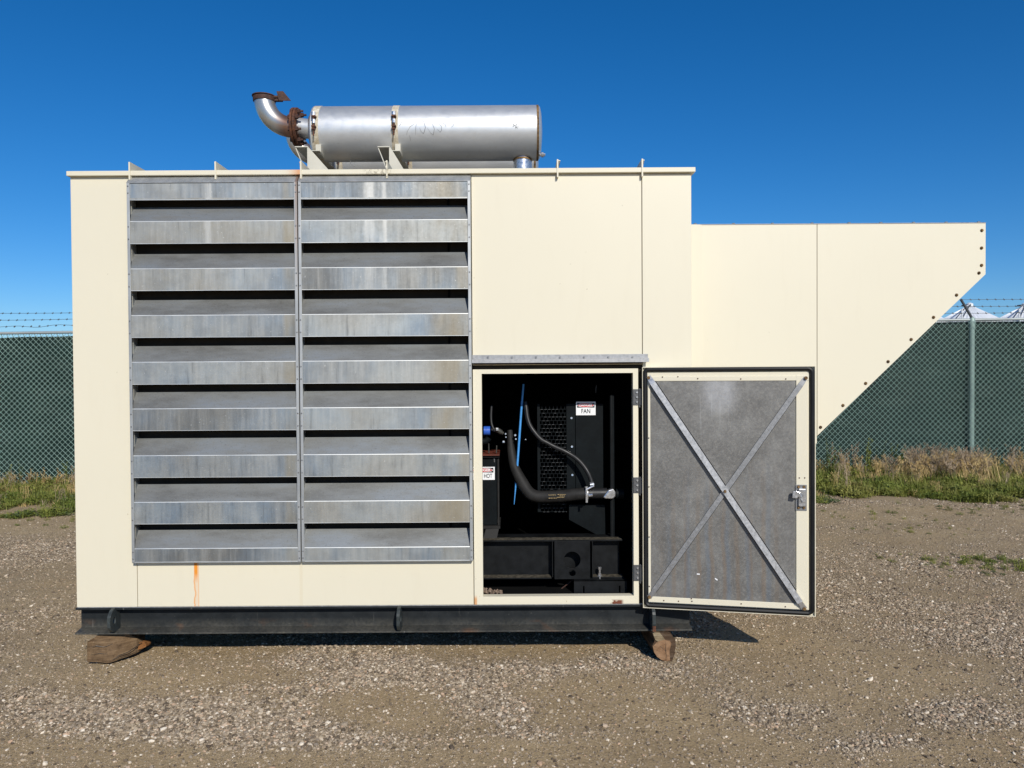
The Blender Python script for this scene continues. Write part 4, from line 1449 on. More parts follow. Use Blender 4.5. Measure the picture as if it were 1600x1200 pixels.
m.build("latch_rivets", M_rust_gold, la, kind="stuff", smooth=True)

# --- exhaust scoop on the right
DD = 4.43
dy = DD - D0
top_z = Z(1300, 350, DD)
sx_r = X(1540, DD, 390)
zc1 = Z(1540, 428.5, DD)
xk, zk = X(1277.3, DD, 680), Z(1277.3, 680.5, DD)
xb, zb2 = xk - 0.05, zk - 0.05 * 0.95
xm = X(1276.8, DD, 500)
y1 = dy + 1.45
scoop = bpy.data.objects.new("exhaust_scoop", None)
C.objects.link(scoop)
scoop.parent = gen
scoop.location = (0, dy, 0)
scoop["label"] = "cream duct with slanted underside jutting out on the right"
MB().box(XR + 0.002, xm - 0.0015, 0, 0.01, zb2, top_z).build("scoop_panel", M_cream, scoop, bevel=0.002)
xcl = X(1097.2, DD, 450)
MB().prism([(XR + 0.002, -0.0165, zb2), (xcl, -0.0005, zb2), (xcl, 0.0, zb2), (XR + 0.002, 0.0, zb2)], [(XR + 0.002, -0.0165, top_z), (xcl, -0.0005, top_z), (xcl, 0.0, top_z), (XR + 0.002, 0.0, top_z)]).build("scoop_reflection_strip", M_cream, scoop)  # tilted strip added to imitate light reflected off the body wall
MB().pxz([(xm + 0.0015, top_z), (sx_r, top_z), (sx_r, zc1), (xk, zk), (xm + 0.0015, zk - 0.003)], 0, 0.01).build("scoop_panel", M_cream, scoop, bevel=0.002)
MB().box(XR + 0.002, sx_r, 0.011, 1.45, top_z - 0.012, top_z - 0.002).build("scoop_top", M_cream, scoop)
MB().pxz([(XR + 0.002, top_z - 0.002), (sx_r, top_z - 0.002), (sx_r, zc1), (xb, zb2), (XR + 0.002, zb2)], 1.44, 1.45).build("scoop_back", M_cream, scoop)
MB().box(sx_r - 0.012, sx_r - 0.002, 0.011, 1.44, zc1, top_z - 0.012).build("scoop_end", M_cream, scoop)
MB().prism([(sx_r - 0.014, 0.011, zc1), (xb, 0.011, zb2), (xb, 0.011, zb2 + 0.012), (sx_r - 0.014, 0.011, zc1 + 0.012)], [(sx_r - 0.014, 1.44, zc1), (xb, 1.44, zb2), (xb, 1.44, zb2 + 0.012), (sx_r - 0.014, 1.44, zc1 + 0.012)]).build("scoop_grille", M_skid, scoop)
MB().box(XR + 0.002, xb, 0.011, 1.44, zb2, zb2 + 0.01).build("scoop_floor", M_cream, scoop)
MB().box(XR + 0.002, sx_r, -0.003, 0.03, top_z + 0.0003, top_z + 0.0035).build("top_flashing", M_bolt, scoop)
for px, py in ((1534, 360), (1533.5, 387.5), (1533.5, 414.5), (1529.5, 426.5), (1494.5, 461), (1458.5, 495.8), (1423.5, 530.4), (1387.5, 565), (1352.5, 599), (1317, 633.4), (1282, 667.5)):
    x_, z_ = X(px, DD, py), Z(px, py, DD)
    MB().tube([(x_, 0.0, z_), (x_, -0.004, z_), (x_, -0.009, z_)], [0.0092, 0.0088, 0.0045], 12).build("bolt", M_rust_gold, scoop, smooth=True)
for px in (1087, 1147, 1208, 1270, 1328, 1378, 1429, 1480, 1531):
    x_ = X(px, DD, 350)
    MB().cyl((x_, 0.012, top_z + 0.003), (x_, 0.012, top_z + 0.0105), 0.009, 8).build("bolt", M_bolt, scoop)

# --- mufflers
MS = []
def muffler(yc, label, first=True):
    D = D0 + 0.80
    z = 3.160
    r = 0.174
    xl, xr = X(494, D, 210), X(838, D, 210)
    root = bpy.data.objects.new("muffler", None)
    C.objects.link(root)
    root.parent = gen
    root.location = (0, yc, 0)
    root["label"] = label
    prof = [(xl - 0.03, 0.070), (xl - 0.022, 0.12), (xl - 0.008, r - 0.02), (xl, r - 0.004), (xl + 0.004, r), (xr, r)]
    MB().lathe_x(prof, 0, z, 72).build("muffler_shell", M_muff, root, smooth=True)
    MB().lathe_x([(xr - 0.001, r + 0.0015), (xr + 0.012, r + 0.001)], 0, z, 72).build("weld_ring", M_rust_gold, root, smooth=True)
    MB().lathe_x([(xr + 0.0125, r - 0.001), (xr + 0.022, r - 0.012), (xr + 0.030, r - 0.045), (xr + 0.036, 0.06), (xr + 0.038, 0.001)], 0, z, 72).build("end_cap", M_muff, root, smooth=True)
    # straps with clamp bolts
    for px in (502.0, 622.5):
        xs_ = X(px, D, 210)
        st = MB().lathe_x([(xs_ - 0.021, r + 0.0022), (xs_ + 0.021, r + 0.0022)], 0, z, 72).build("strap", M_strap, root, smooth=True)
        m = MB()
        th = math.radians(194)
        yy, z1_ = -r * 0.975, z + 0.045
        m.box(xs_ - 0.013, xs_ + 0.013, yy - 0.034, yy + 0.01, z + 0.052, z + 0.060)
        m.box(xs_ - 0.013, xs_ + 0.013, yy - 0.038, yy + 0.004, z - 0.012, z - 0.004)
        m.cyl((xs_ - 0.002, yy - 0.022, z - 0.065), (xs_ - 0.002, yy - 0.022, z + 0.072), 0.0055, 8)
        m.cyl((xs_ - 0.002, yy - 0.022, z - 0.030), (xs_ - 0.002, yy - 0.022, z - 0.013), 0.012, 6)
        m.build("clamp_bolt", M_rust, st)
        MB().cyl((xs_ - 0.002, yy - 0.022, z + 0.060), (xs_ - 0.002, yy - 0.022, z + 0.082), 0.013, 8).build("clamp_nut", M_bright, st, smooth=True)
        MB().cyl((xs_ - 0.001, yy - 0.022, z + 0.012), (xs_ - 0.001, yy - 0.022, z + 0.036), 0.011, 8).build("clamp_nut", M_bright, st, smooth=True)
        MB().box(xs_ + 0.0, xs_ + 0.034, -0.15, 0.15, 2.99, z - r * 0.62).build("saddle", M_support, st)
    # neck, flange, elbow
    rp = 0.066
    ze = Z(461, 199, D)
    ex = X(461.5, D, 200)
    MB().cyl((ex + 0.02, 0, ze), (xl - 0.0, 0, z + (ze - z) * 0.6), rp * 0.94, 32).build("inlet_neck", M_muff, root, smooth=True)
    MB().lathe_x([(xl - 0.034, 0.075), (xl - 0.024, 0.082)], 0, ze - 0.003, 40).build("weld_ring", M_rust_gold, root, smooth=True)
    fl = MB()
    fl.lathe_x([(ex - 0.010, 0.120), (ex - 0.007, 0.123), (ex + 0.006, 0.123), (ex + 0.007, 0.120)], 0, ze, 40)
    fl.lathe_x([(ex + 0.011, 0.120), (ex + 0.012, 0.123), (ex + 0.024, 0.123), (ex + 0.026, 0.120)], 0, ze, 40)
    fo = fl.build("flange", M_rust, root, smooth=True)
    for k in range(8):
        a = math.radians(22.5 + 45 * k)
        cy, cz = 0.100 * math.cos(a), ze + 0.100 * math.sin(a)
        MB().cyl((ex - 0.024, cy, cz), (ex + 0.062, cy, cz), 0.0075, 8).cyl((ex + 0.026, cy, cz), (ex + 0.044, cy, cz), 0.0145, 6).cyl((ex - 0.022, cy, cz), (ex - 0.010, cy, cz), 0.0145, 6).build("bolt", M_rust_dark, fo)
    R_ = 0.188
    pts = [(ex - 0.005, 0, ze)]
    for k in range(0, 25):
        a = math.radians(90 * k / 24)
        pts.append((ex - 0.012 - R_ * math.sin(a), 0, ze + R_ - R_ * math.cos(a)))
    pts.append((ex - 0.012 - R_, 0, ze + R_ + 0.004))
    MB().tube(pts, rp, 36).build("elbow", M_elbow, root, smooth=True)
    tx, tz = ex - 0.012 - R_, ze + R_
    ring = MB().tube([(tx, 0, tz - 0.022), (tx, 0, tz - 0.020), (tx, 0, tz + 0.006), (tx, 0, tz + 0.008)], [rp + 0.001, rp + 0.006, rp + 0.008, rp + 0.001], 36).build("rain_cap", M_rust_dark, root, smooth=True)
    # thin lid and counterweight plate
    MB().tube([(tx - 0.004, 0, tz + 0.012), (tx - 0.004, 0, tz + 0.017)], rp + 0.009, 36).build("cap_lid", M_rust_dark, ring, smooth=True)
    MB().box(tx + 0.05, tx + 0.118, -0.014, 0.014, tz - 0.018, tz + 0.008).build("cap_pivot", M_rust_dark, ring)
    pp = [(X(434, D, 144), Z(435, 145, D)), (X(444.5, D, 144), Z(444, 145, D)), (X(456.5, D, 159), Z(456, 159.5, D)), (X(438, D, 159), Z(438, 159.5, D))]
    MB().pxz(pp, -0.03, -0.023).box(X(425, D, 144), X(440, D, 144), -0.023, 0.005, tz + 0.000, tz + 0.012).build("counterweight", M_rust_dark, ring)
    # vertical pipe at the right end
    xp = X(816.5, D, 255)
    MB().cyl((xp, 0, RZ1), (xp, 0, z - r + 0.03), 0.060, 36).build("riser_pipe", M_bright, root, smooth=True)
    MB().tube([(xp, 0, z - r - 0.006), (xp, 0, z - r + 0.006)], 0.0635, 36).build("weld_ring", M_rust_gold, root, smooth=True)
    # drain fitting on the end cap
    MB().cyl((xr + 0.02, -0.05, z - 0.155), (xr + 0.055, -0.05, z - 0.155), 0.010, 8).cyl((xr + 0.03, -0.05, z - 0.155), (xr + 0.044, -0.05, z - 0.155), 0.017, 8).build("drain_plug", M_bright, root, smooth=True)
    return root
muf = muffler(0.80, "front silver muffler with scribble marks")
muffler(1.49, "rear twin muffler mostly hidden behind the front one")
# scribbled scratches on the front muffler, drawn on its curved skin
D = D0 + 0.80
def on_skin(px, py):
    x_ = X(px, D - 0.165, py)
    z_ = Z(px, py, D - 0.165)
    dzv = max(-0.17, min(0.17, z_ - 3.160))
    return (x_, -math.sqrt(0.1745 ** 2 - dzv ** 2) - 0.0004, z_)
def stroke(m, pts, w=0.0013):
    q = []
    for (a, b), (c, d) in zip(pts[:-1], pts[1:]):
        for k in range(5):
            q.append(on_skin(a + (c - a) * k / 5, b + (d - b) * k / 5))
    q.append(on_skin(*pts[-1]))
    m.tube(q, [w * (0.35 + 0.65 * math.sin(math.pi * (i + .5) / len(q))) for i in range(len(q))], 4)
m = MB()
for st in ([(649, 193), (641, 199), (636.5, 206), (635.5, 211)], [(640, 211), (641, 219)], [(652, 189), (650, 199), (649, 211)],
           [(656, 200), (658, 206), (662, 209), (665, 200), (663, 192), (660, 188)], [(668, 201), (673, 208), (677, 211), (679, 202), (677, 197), (674, 191)],
           [(683, 202), (688, 207), (690, 204), (690, 198), (684, 191)], [(691, 192), (696, 195), (697, 199)], [(624, 198), (626, 195), (630, 189)], [(706, 190), (709, 196), (705, 200)],
           [(798, 197), (804, 193), (801, 199), (808, 194), (805, 201), (810, 198), (813, 191)], [(799, 192), (806, 198), (809, 202)], [(641, 190), (640, 187)]):
    stroke(m, st)
stroke(m, [(542, 240), (541, 247), (546, 251), (549, 252)], 0.003)
m.build("scratch_marks", M_scrib, muf)

# --- muffler supports on the roof
for px, pxt, wb in ((480, 461, 0.25), (608, 590, 0.17)):
    Ds = 4.75
    ys_ = Ds - D0
    x_ = X(px, Ds, 240)
    zt_ = Z(px, 230, Ds)
    sup = MB()
    sup.pxz([(x_, zt_), (x_ + 0.008, zt_), (x_ + wb, RZ1), (x_, RZ1)], ys_, ys_ + 0.006)
    sup.box(x_, x_ + 0.005, ys_ + 0.006, 1.85, RZ1, zt_)
    sup.box(X(pxt, Ds, 240), x_ + 0.005, ys_ - 0.002, 1.85, zt_, zt_ + 0.006)
    sup.box(x_, x_ + 0.05, ys_ + 0.1, 1.85, zt_ + 0.006, zt_ + 0.010)
    s_o = sup.build("muffler_support", M_support, gen)
    g_ = MB().prism([(X(pxt, Ds, 240), ys_ + 0.004, zt_), (X(pxt, Ds, 240) + 0.006, ys_ + 0.004, zt_), (x_, ys_ + 0.004, RZ1 + 0.10), (x_, ys_ + 0.004, RZ1 + 0.088)],
                    [(X(pxt, Ds, 240), ys_ + 0.01, zt_), (X(pxt, Ds, 240) + 0.006, ys_ + 0.01, zt_), (x_, ys_ + 0.01, RZ1 + 0.10), (x_, ys_ + 0.01, RZ1 + 0.088)])
    g_.build("stiffener", M_support, s_o)

# --- skid
def beam(y_web, flip=1, name="skid_beam"):
    xl, xr = X(127, 4.3, 970), X(1077.5, 4.3, 970)
    m = MB()
    m.box(xl, xr, y_web - 0.005, y_web + 0.005, 0.168, 0.292)
    m.prism([(xl - 0.0, y_web - 0.070, 0.158), (xl, y_web - 0.070, 0.166), (xl, y_web - 0.008, 0.178), (xl, y_web + 0.008, 0.178), (xl, y_web + 0.070, 0.166), (xl, y_web + 0.070, 0.158)],
            [(xr, y_web - 0.070, 0.158), (xr, y_web - 0.070, 0.166), (xr, y_web - 0.008, 0.178), (xr, y_web + 0.008, 0.178), (xr, y_web + 0.070, 0.166), (xr, y_web + 0.070, 0.158)])
    m.box(xl, xr, y_web - 0.062, y_web + 0.062, 0.2925, 0.304)
    return m.build(name, M_skid, gen, bevel=0.0015)
beam(0.055)
beam(DEP - 0.08)
for px in (127, 420, 760, 1070):
    x_ = X(px + 4, 4.3)
    MB().box(x_, x_ + 0.01, 0.07, DEP - 0.15, 0.17, 0.29).build("cross_member", M_skid, gen)
MB().box(XL + 0.01, XR - 0.01, 0.02, DEP - 0.02, 0.3045, 0.3065).build("base_sheet", M_skid, gen)
MB().box(XL + 0.004, XR - 0.004, -0.002, 0.018, 0.3, 0.3065).build("sill_strip", M_zinc, gen)
M_lug = plain('scuffed_dark_grey_lug_paint', (0.035, 0.042, 0.042), 0.5, var=0.4, scale=40, spec=0.35)
def lug(px):
    x_ = X(px, 4.19, 970)
    zt_, zb_ = 0.303, 0.172
    yf, yb = -0.062, 0.049
    ccy, ccz = (yf + 0.045), (zt_ + zb_) / 2
    c = 0.034
    outer = [(yb, zb_ + 0.006), (yb, zt_ - 0.006), (yb - 0.012, zt_), (yf + c, zt_), (yf, zt_ - c), (yf, zb_ + c), (yf + c, zb_), (yb - 0.012, zb_)]
    # plate with a hole: ring of quads between outline samples and the hole
    n = 24
    hole = [(ccy + 0.015 * math.cos(2 * math.pi * k / n), ccz + 0.021 * math.sin(2 * math.pi * k / n)) for k in range(n)]
    out = []
    for k in range(n):
        a = 2 * math.pi * k / n
        dx, dz_ = math.cos(a), math.sin(a)
        best = None
        for i in range(len(outer)):
            p, q = outer[i], outer[(i + 1) % len(outer)]
            ex_, ez_ = q[0] - p[0], q[1] - p[1]
            det = dx * (-ez_) - dz_ * (-ex_)
            if abs(det) < 1e-9:
                continue
            rx, rz = p[0] - ccy, p[1] - ccz
            t_ = (rx * (-ez_) - rz * (-ex_)) / det
            s_ = (dx * rz - dz_ * rx) / det
            if t_ > 0 and -1e-6 <= s_ <= 1 + 1e-6 and (best is None or t_ < best):
                best = t_
        out.append((ccy + dx * best, ccz + dz_ * best))
    vs, fs = [], []
    for xx in (x_ - 0.009, x_ + 0.009):
        vs += [(xx, y, z) for y, z in out] + [(xx, y, z) for y, z in hole]
    for k in range(n):
        j = (k + 1) % n
        fs += [(k, j, n + j, n + k), (2 * n + k, 3 * n + k, 3 * n + j, 2 * n + j), (k, 2 * n + k, 2 * n + j, j), (n + k, n + j, 3 * n + j, 3 * n + k)]
    lo = MB().add(vs, fs).build("lifting_lug", M_lug, gen, bevel=0.001)
    return lo
lug(170)
lug(622)
lo3 = lug(1022)
MB().box(X(1019.5, 4.19, 980), X(1024.5, 4.19, 980), -0.068, -0.0625, 0.172, 0.202).build("rust_patch", M_rust, lo3)

# ------------------------------------------------------------------ inside the engine bay
def LX(px, y, py=740):
    return X(px, D0 + y, py)
def LZ(px, py, y):
    return Z(px, py, D0 + y)
def q3(px, py, y):
    return (LX(px, y, py), y, LZ(px, py, y))
def quadbox(x0, x1, py0, py1, y, th, name, mat, parent=gen, bev=0.0):
    return MB().box(LX(x0, y), LX(x1, y), y, y + th, LZ((x0 + x1) / 2, py1, y), LZ((x0 + x1) / 2, py0, y)).build(name, mat, parent, bevel=bev)
# fan guard: perforated sheet made of staggered slots
gy_ = 0.30
gd = MB()
x_l, x_r = LX(840, gy_), LX(885.5, gy_)
gd.box(x_l, LX(844, gy_), gy_, gy_ + 0.004, LZ(862, 800, gy_), LZ(862, 631, gy_))
rows = 28
pitch_z = (LZ(862, 634, gy_) - LZ(862, 800, gy_)) / rows
cols = 7
cw = (x_r - LX(844, gy_)) / cols
for r_ in range(rows):
    z0 = LZ(862, 800, gy_) + r_ * pitch_z
    gd.box(LX(844, gy_), x_r, gy_ + 0.001, gy_ + 0.003, z0, z0 + pitch_z * 0.16)
    for c_ in range(cols):
        xx = LX(844, gy_) + (c_ + (0.5 if r_ % 2 else 0.0)) * cw
        if xx + cw * 0.16 <= x_r:
            gd.box(xx, xx + cw * 0.16, gy_ + 0.0012, gy_ + 0.0028, z0 + pitch_z * 0.16, z0 + pitch_z)
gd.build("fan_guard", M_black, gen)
gb = MB()
for r_ in range(rows):
    z0 = LZ(862, 800, gy_) + r_ * pitch_z + pitch_z * 0.02
    for c_ in range(cols):
        xx = LX(844, gy_) + (c_ + (0.0 if r_ % 2 else 0.5)) * cw
        if random.random() < 0.55:
            gb.box(xx + cw * .2, min(x_r, xx + cw * 0.8), gy_ - 0.0035, gy_ + 0.001, z0, z0 + 0.0014)
gb.build("guard_louver_lips", M_hinge, gen, kind="stuff")
quadbox(885.5, 899, 631, 766, gy_ - 0.004, 0.006, "guard_channel", M_black)
shroud = quadbox(899.8, 943, 631, 766, gy_ - 0.006, 0.008, "fan_shroud_panel", M_black, bev=0.001)
for px, py in ((893, 653.3), (893.6, 698), (894.3, 742.2)):
    MB().tube([q3(px, py, gy_ - 0.004), q3(px, py, gy_ - 0.010)], [0.0085, 0.006], 10).build("bolt", M_bright, shroud, smooth=True)
pp = [q3(889, 788.5, 0.27), q3(945, 788.5, 0.27), q3(946.5, 841, 0.27), q3(942, 841, 0.27), q3(889, 812, 0.27)]
MB().prism(pp, [(x, y + 0.006, z) for x, y, z in pp]).build("shroud_bracket", M_black, gen, bevel=0.001)
quadbox(953.5, 960, 617, 842, 0.20, 0.006, "bay_post", M_black, bev=0.001)
quadbox(955, 957, 617, 842, 0.196, 0.003, "bay_post_lip", M_bay)
MB().tube([q3(932, 602, 0.24), q3(931, 608, 0.24), q3(931, 614, 0.24)], 0.003, 6).build("hook", M_silver, gen)

def text_mesh(name, body, size, mat, parent, loc, sx=1.0, align='CENTER', bold=0.0):
    cu = bpy.data.curves.new(name, 'FONT')
    cu.body = body
    cu.size = size
    cu.align_x = align
    cu.align_y = 'CENTER'
    cu.offset = bold
    cu.extrude = 0.0003
    tmp = bpy.data.objects.new(name, cu)
    me = bpy.data.meshes.new_from_object(tmp)
    bpy.data.objects.remove(tmp)
    me.materials.clear()
    me.materials.append(mat)
    o = bpy.data.objects.new(name, me)
    C.objects.link(o)
    o.parent = parent
    o.location = loc
    o.rotation_euler = (math.pi / 2, 0, 0)
    o.scale = (sx, 1, 1)
    return o

def danger_sign(px0, px1, py0, py1, y, word, label, wsx, wpx):
    x0, x1 = LX(px0, y), LX(px1, y)
    z0, z1 = LZ(px1, py1, y), LZ(px1, py0, y)
    w, h = x1 - x0, z1 - z0
    base = MB().box(x0, x1, y - 0.0015, y, z0, z1).build("danger_sign", M_white, gen, label=label)
    zb_ = z1 - h * 0.44
    MB().box(x0 + w * .05, x1 - w * .05, y - 0.0019, y - 0.0016, zb_, z1 - h * .07).build("header_band", M_ink, base)
    cx, cz = (x0 + x1) / 2, (zb_ + z1 - h * .07) / 2
    def ell(a, b, yy, mat, nm):
        P = [(cx + a * math.cos(t), cz + b * math.sin(t)) for t in [2 * math.pi * k / 28 for k in range(28)]]
        MB().pxz(P, yy - 0.0003, yy).build(nm, mat, base)
    ell(w * .43, h * .165, y - 0.0021, M_white, "oval_rim")
    ell(w * .405, h * .14, y - 0.0025, M_red, "oval")
    text_mesh("sign_lettering", "DANGER", h * 0.24, M_white, base, (cx, y - 0.0031, cz), 0.88 * w / (h * 1.28), bold=0.0006)
    text_mesh("sign_lettering", word, h * 0.46, M_ink, base, (LX(wpx, y), y - 0.0022, z0 + h * 0.29), wsx, bold=0.0004)
    return base
danger_sign(900.6, 931, 627.6, 648.6, gy_ - 0.012, "FAN", "white danger sign reading FAN", 0.80, 915.8)

# hoses
def spline(pts, n=8):
    P = [Vector(p) for p in pts]
    P = [P[0] + (P[0] - P[1])] + P + [P[-1] + (P[-1] - P[-2])]
    out = []
    for i in range(1, len(P) - 2):
        for k in range(n):
            t = k / n
            a, b, c, d = P[i - 1], P[i], P[i + 1], P[i + 2]
            out.append(0.5 * ((2 * b) + (c - a) * t + (2 * a - 5 * b + 4 * c - d) * t * t + (3 * b - a - 3 * c + d) * t ** 3))
    out.append(P[-2])
    return out
MB().tube(spline([q3(821, 628, .30), q3(822.4, 640, .29), q3(824.5, 654, .28), q3(830, 668, .27), q3(843.6, 685, .255), q3(856, 692.5, .25), q3(867.5, 698.5, .245), q3(880, 704, .24), q3(892, 710.5, .235), q3(902, 717.5, .225), q3(911.5, 727.5, .215), q3(919, 739, .205), q3(923.5, 750, .20), q3(925.3, 760, .195)]), 0.0135, 16).build("coolant_hose", M_rubber, gen, smooth=True, label="thin curved black hose")
big = MB().tube(spline([q3(796.5, 672, .34), q3(797.5, 690, .33), q3(799, 705, .32), q3(803.3, 728, .30), q3(811.5, 746, .28), q3(820, 761, .265), q3(827, 770, .25), q3(836, 775, .24), q3(850, 776, .235), q3(876.7, 775, .22), q3(900, 772.5, .205), q3(916, 771, .20)]),
                [0.016 + 0.019 * min(1.0, k_ / 36) for k_ in range(89)], 20).build("radiator_hose", M_hose, gen, smooth=True, label="thick black radiator hose with gold print")
m = MB()
for k, (a, b, py) in enumerate(((871, 884, 772.8), (874, 882, 775), (870.5, 884, 777.2), (857, 870, 778.4), (857, 868, 773.6))):
    x0_, x1_ = LX(a, .19), LX(b, .19)
    while x0_ < x1_:
        l_ = random.uniform(.003, .010)
        zz = LZ(a, py, .19)
        m.box(x0_, min(x1_, x0_ + l_), 0.1805 + 0.0008 * k, 0.186, zz, zz + 0.0028)
        x0_ += l_ + 0.003
m.build("gold_hose_print", M_gold, big, kind="stuff")
m = MB().tube([q3(914, 771.5, .20), q3(918, 771.3, .20)], 0.042, 20)
m.box(LX(915, .16), LX(918, .16), .155, .165, LZ(916, 785, .16), LZ(916, 760, .16))
m.cyl(q3(916, 765, .158), q3(928, 759, .158), 0.006, 8)
m.build("hose_clamp", M_bright, gen, smooth=True)
MB().tube([q3(918.5, 771, .20), q3(948, 770.5, .20)], 0.031, 20).build("coupling", M_rubber, gen, smooth=True)
MB().tube([q3(922, 758, .19), q3(928, 757, .19)], 0.017, 12).build("hose_clamp", M_bright, gen, smooth=True)
m = MB().tube([q3(920, 774, .164), q3(926, 773, .160)], 0.011, 10)
m.build("clamp_screw", M_bright, gen, smooth=True)
MB().pxz([(LX(942, .165), LZ(942, 777, .165)), (LX(950, .165), LZ(950, 766, .165)), (LX(958, .165), LZ(958, 763.5, .165)), (LX(962, .165), LZ(962, 769, .165)), (LX(961.5, .165), LZ(961, 776, .165)), (LX(957, .165), LZ(957, 779.5, .165)), (LX(946, .165), LZ(946, 779, .165))], .160, .200).build("chrome_outlet", M_bright, gen, bevel=0.006)
MB().tube([q3(962, 771.5, .20), q3(974, 771.5, .20)], 0.030, 16).build("outlet_end", M_black, gen, smooth=True)

# blue rod
MB().tube([q3(818, 600, .30), q3(814.4, 642, .30), q3(811, 690, .29), q3(807, 745, .28), q3(803.3, 788, .27)], [0.006, 0.0068, 0.0068, 0.0065, 0.0018], 12).build("blue_rod", M_blue, gen, smooth=True)
# small hose, blue cap, pump casting
MB().tube(spline([q3(768, 634, .30), q3(767.2, 650, .29), q3(768.3, 663, .28), q3(773, 674, .27)]), 0.0078, 12).build("breather_hose", M_rubber, gen, smooth=True)
MB().tube([q3(756, 673, .27), q3(765.8, 673, .27)], 0.0265, 18).build("blue_cap", M_bluecap, gen, smooth=True)
m = MB().tube(spline([q3(769, 671, .28), q3(775, 671.5, .27), q3(779, 673, .27), q3(783, 675.5, .275), q3(786, 677, .28)]), [0.010] * 8 + [0.015] * 17 + [0.010] * 8, 14)
pump = m.build("pump_casting", M_silver, gen, smooth=True)
MB().box(LX(775, .25), LX(779.5, .25), .240, .25, LZ(777, 673, .25), LZ(777, 668.5, .25)).build("bracket_plate", M_bright, pump, bevel=0.003)
m = MB()
for px, py, r_ in ((786.8, 690.2, .0085), (790, 678, .006), (790.5, 683, .005), (805, 680, .008), (821.3, 686.6, .004), (806, 686, .006)):
    m.tube([q3(px, py, .285), q3(px, py, .275)], [r_, r_ * .7], 8)
m.build("engine_bolts", M_bright, gen, kind="stuff", smooth=True)
MB().tube([q3(753, 690, .28), q3(760, 689, .28), q3(764, 684, .28)], 0.02, 12).build("pipe_bend", M_black, gen, smooth=True)
MB().tube([q3(763.5, 693, .27), q3(763.8, 708, .27)], 0.0042, 8).build("stud", M_silver, gen)
MB().tube([q3(776, 696, .27), q3(775.5, 708, .27)], 0.0035, 8).build("stud", M_silver, gen)
# box with the VERY HOT sign
bx = MB().box(LX(725, .24), LX(776, .24), .24, .48, LZ(765, 820, .24), LZ(765, 713, .24)).build("heat_shield_box", M_black, gen, bevel=0.002)
MB().box(LX(725, .235), LX(780.5, .235), .225, .50, LZ(765, 711.6, .235), LZ(765, 710.0, .235)).build("box_lid_edge", M_rustred, bx)
MB().box(LX(725, .235), LX(780.8, .235), .222, .50, LZ(765, 714.6, .235), LZ(765, 713.4, .235)).build("box_lid_rim", M_bay, bx)
MB().box(LX(777.5, .26), LX(780, .26), .24, .26, LZ(778, 821, .26), LZ(778, 716, .26)).build("box_corner_post", M_hose, bx)
MB().cyl(q3(772.2, 717, .238), q3(772.4, 722, .238), 0.0032, 6).build("bolt", M_bright, bx)
MB().box(LX(725, .22), LX(781, .22), .21, .48, LZ(765, 825.5, .22), LZ(765, 821.5, .22)).build("box_base_rail", M_hose, bx)
pp = [q3(759, 827, .20), q3(779.5, 826, .20), q3(776, 842, .17), q3(755, 842, .17)]
MB().prism(pp, [(x, y + 0.01, z) for x, y, z in pp]).build("mount_foot", M_hose, gen)
danger_sign(734.5, 773, 729.4, 749.6, .236, "VERY HOT", "white danger sign reading VERY HOT, cut off by the door frame", 0.66, 754.6)

# frame rail inside the bay
yb_ = 0.19
rail = MB()
rail.box(LX(725, yb_), LX(967, yb_), yb_, yb_ + 0.008, LZ(860, 899, yb_), LZ(860, 844, yb_))
rail.box(LX(725, .13), LX(972.5, .13), .13, .30, LZ(860, 846, .13), LZ(860, 843.4, .13))
rail.box(LX(725, .13), LX(861, .13), .13, .30, LZ(860, 904.5, .13), LZ(860, 902, .13))
rail.box(LX(925, .13), LX(974, .13), .135, .30, LZ(860, 904.5, .13), LZ(860, 902, .13))
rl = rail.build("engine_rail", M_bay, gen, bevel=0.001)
M_grime = plain("dusty_grime_film", (0.075, 0.065, 0.048), 0.9, var=0.7, scale=45, spec=0.1)
MB().box(LX(725, .13), LX(860, .13), .1285, .187, LZ(860, 902, .13), LZ(860, 902, .13) + 0.0012).build("flange_dust", M_grime, rl)
MB().box(LX(926, .13), LX(972, .13), .1335, .187, LZ(860, 902, .13), LZ(860, 902, .13) + 0.0012).build("flange_dust", M_grime, rl)
MB().box(LX(725, .13), LX(971, .13), .1285, .187, LZ(860, 843.4, .13) + 0.0005, LZ(860, 843.4, .13) + 0.0017).build("flange_dust", M_grime, rl)
for px in (862, 924.5):
    MB().box(LX(px, .13), LX(px + 1.2, .13), .13, .19, LZ(860, 902, .13), LZ(860, 846, .13)).build("web_edge", M_bay, rl)
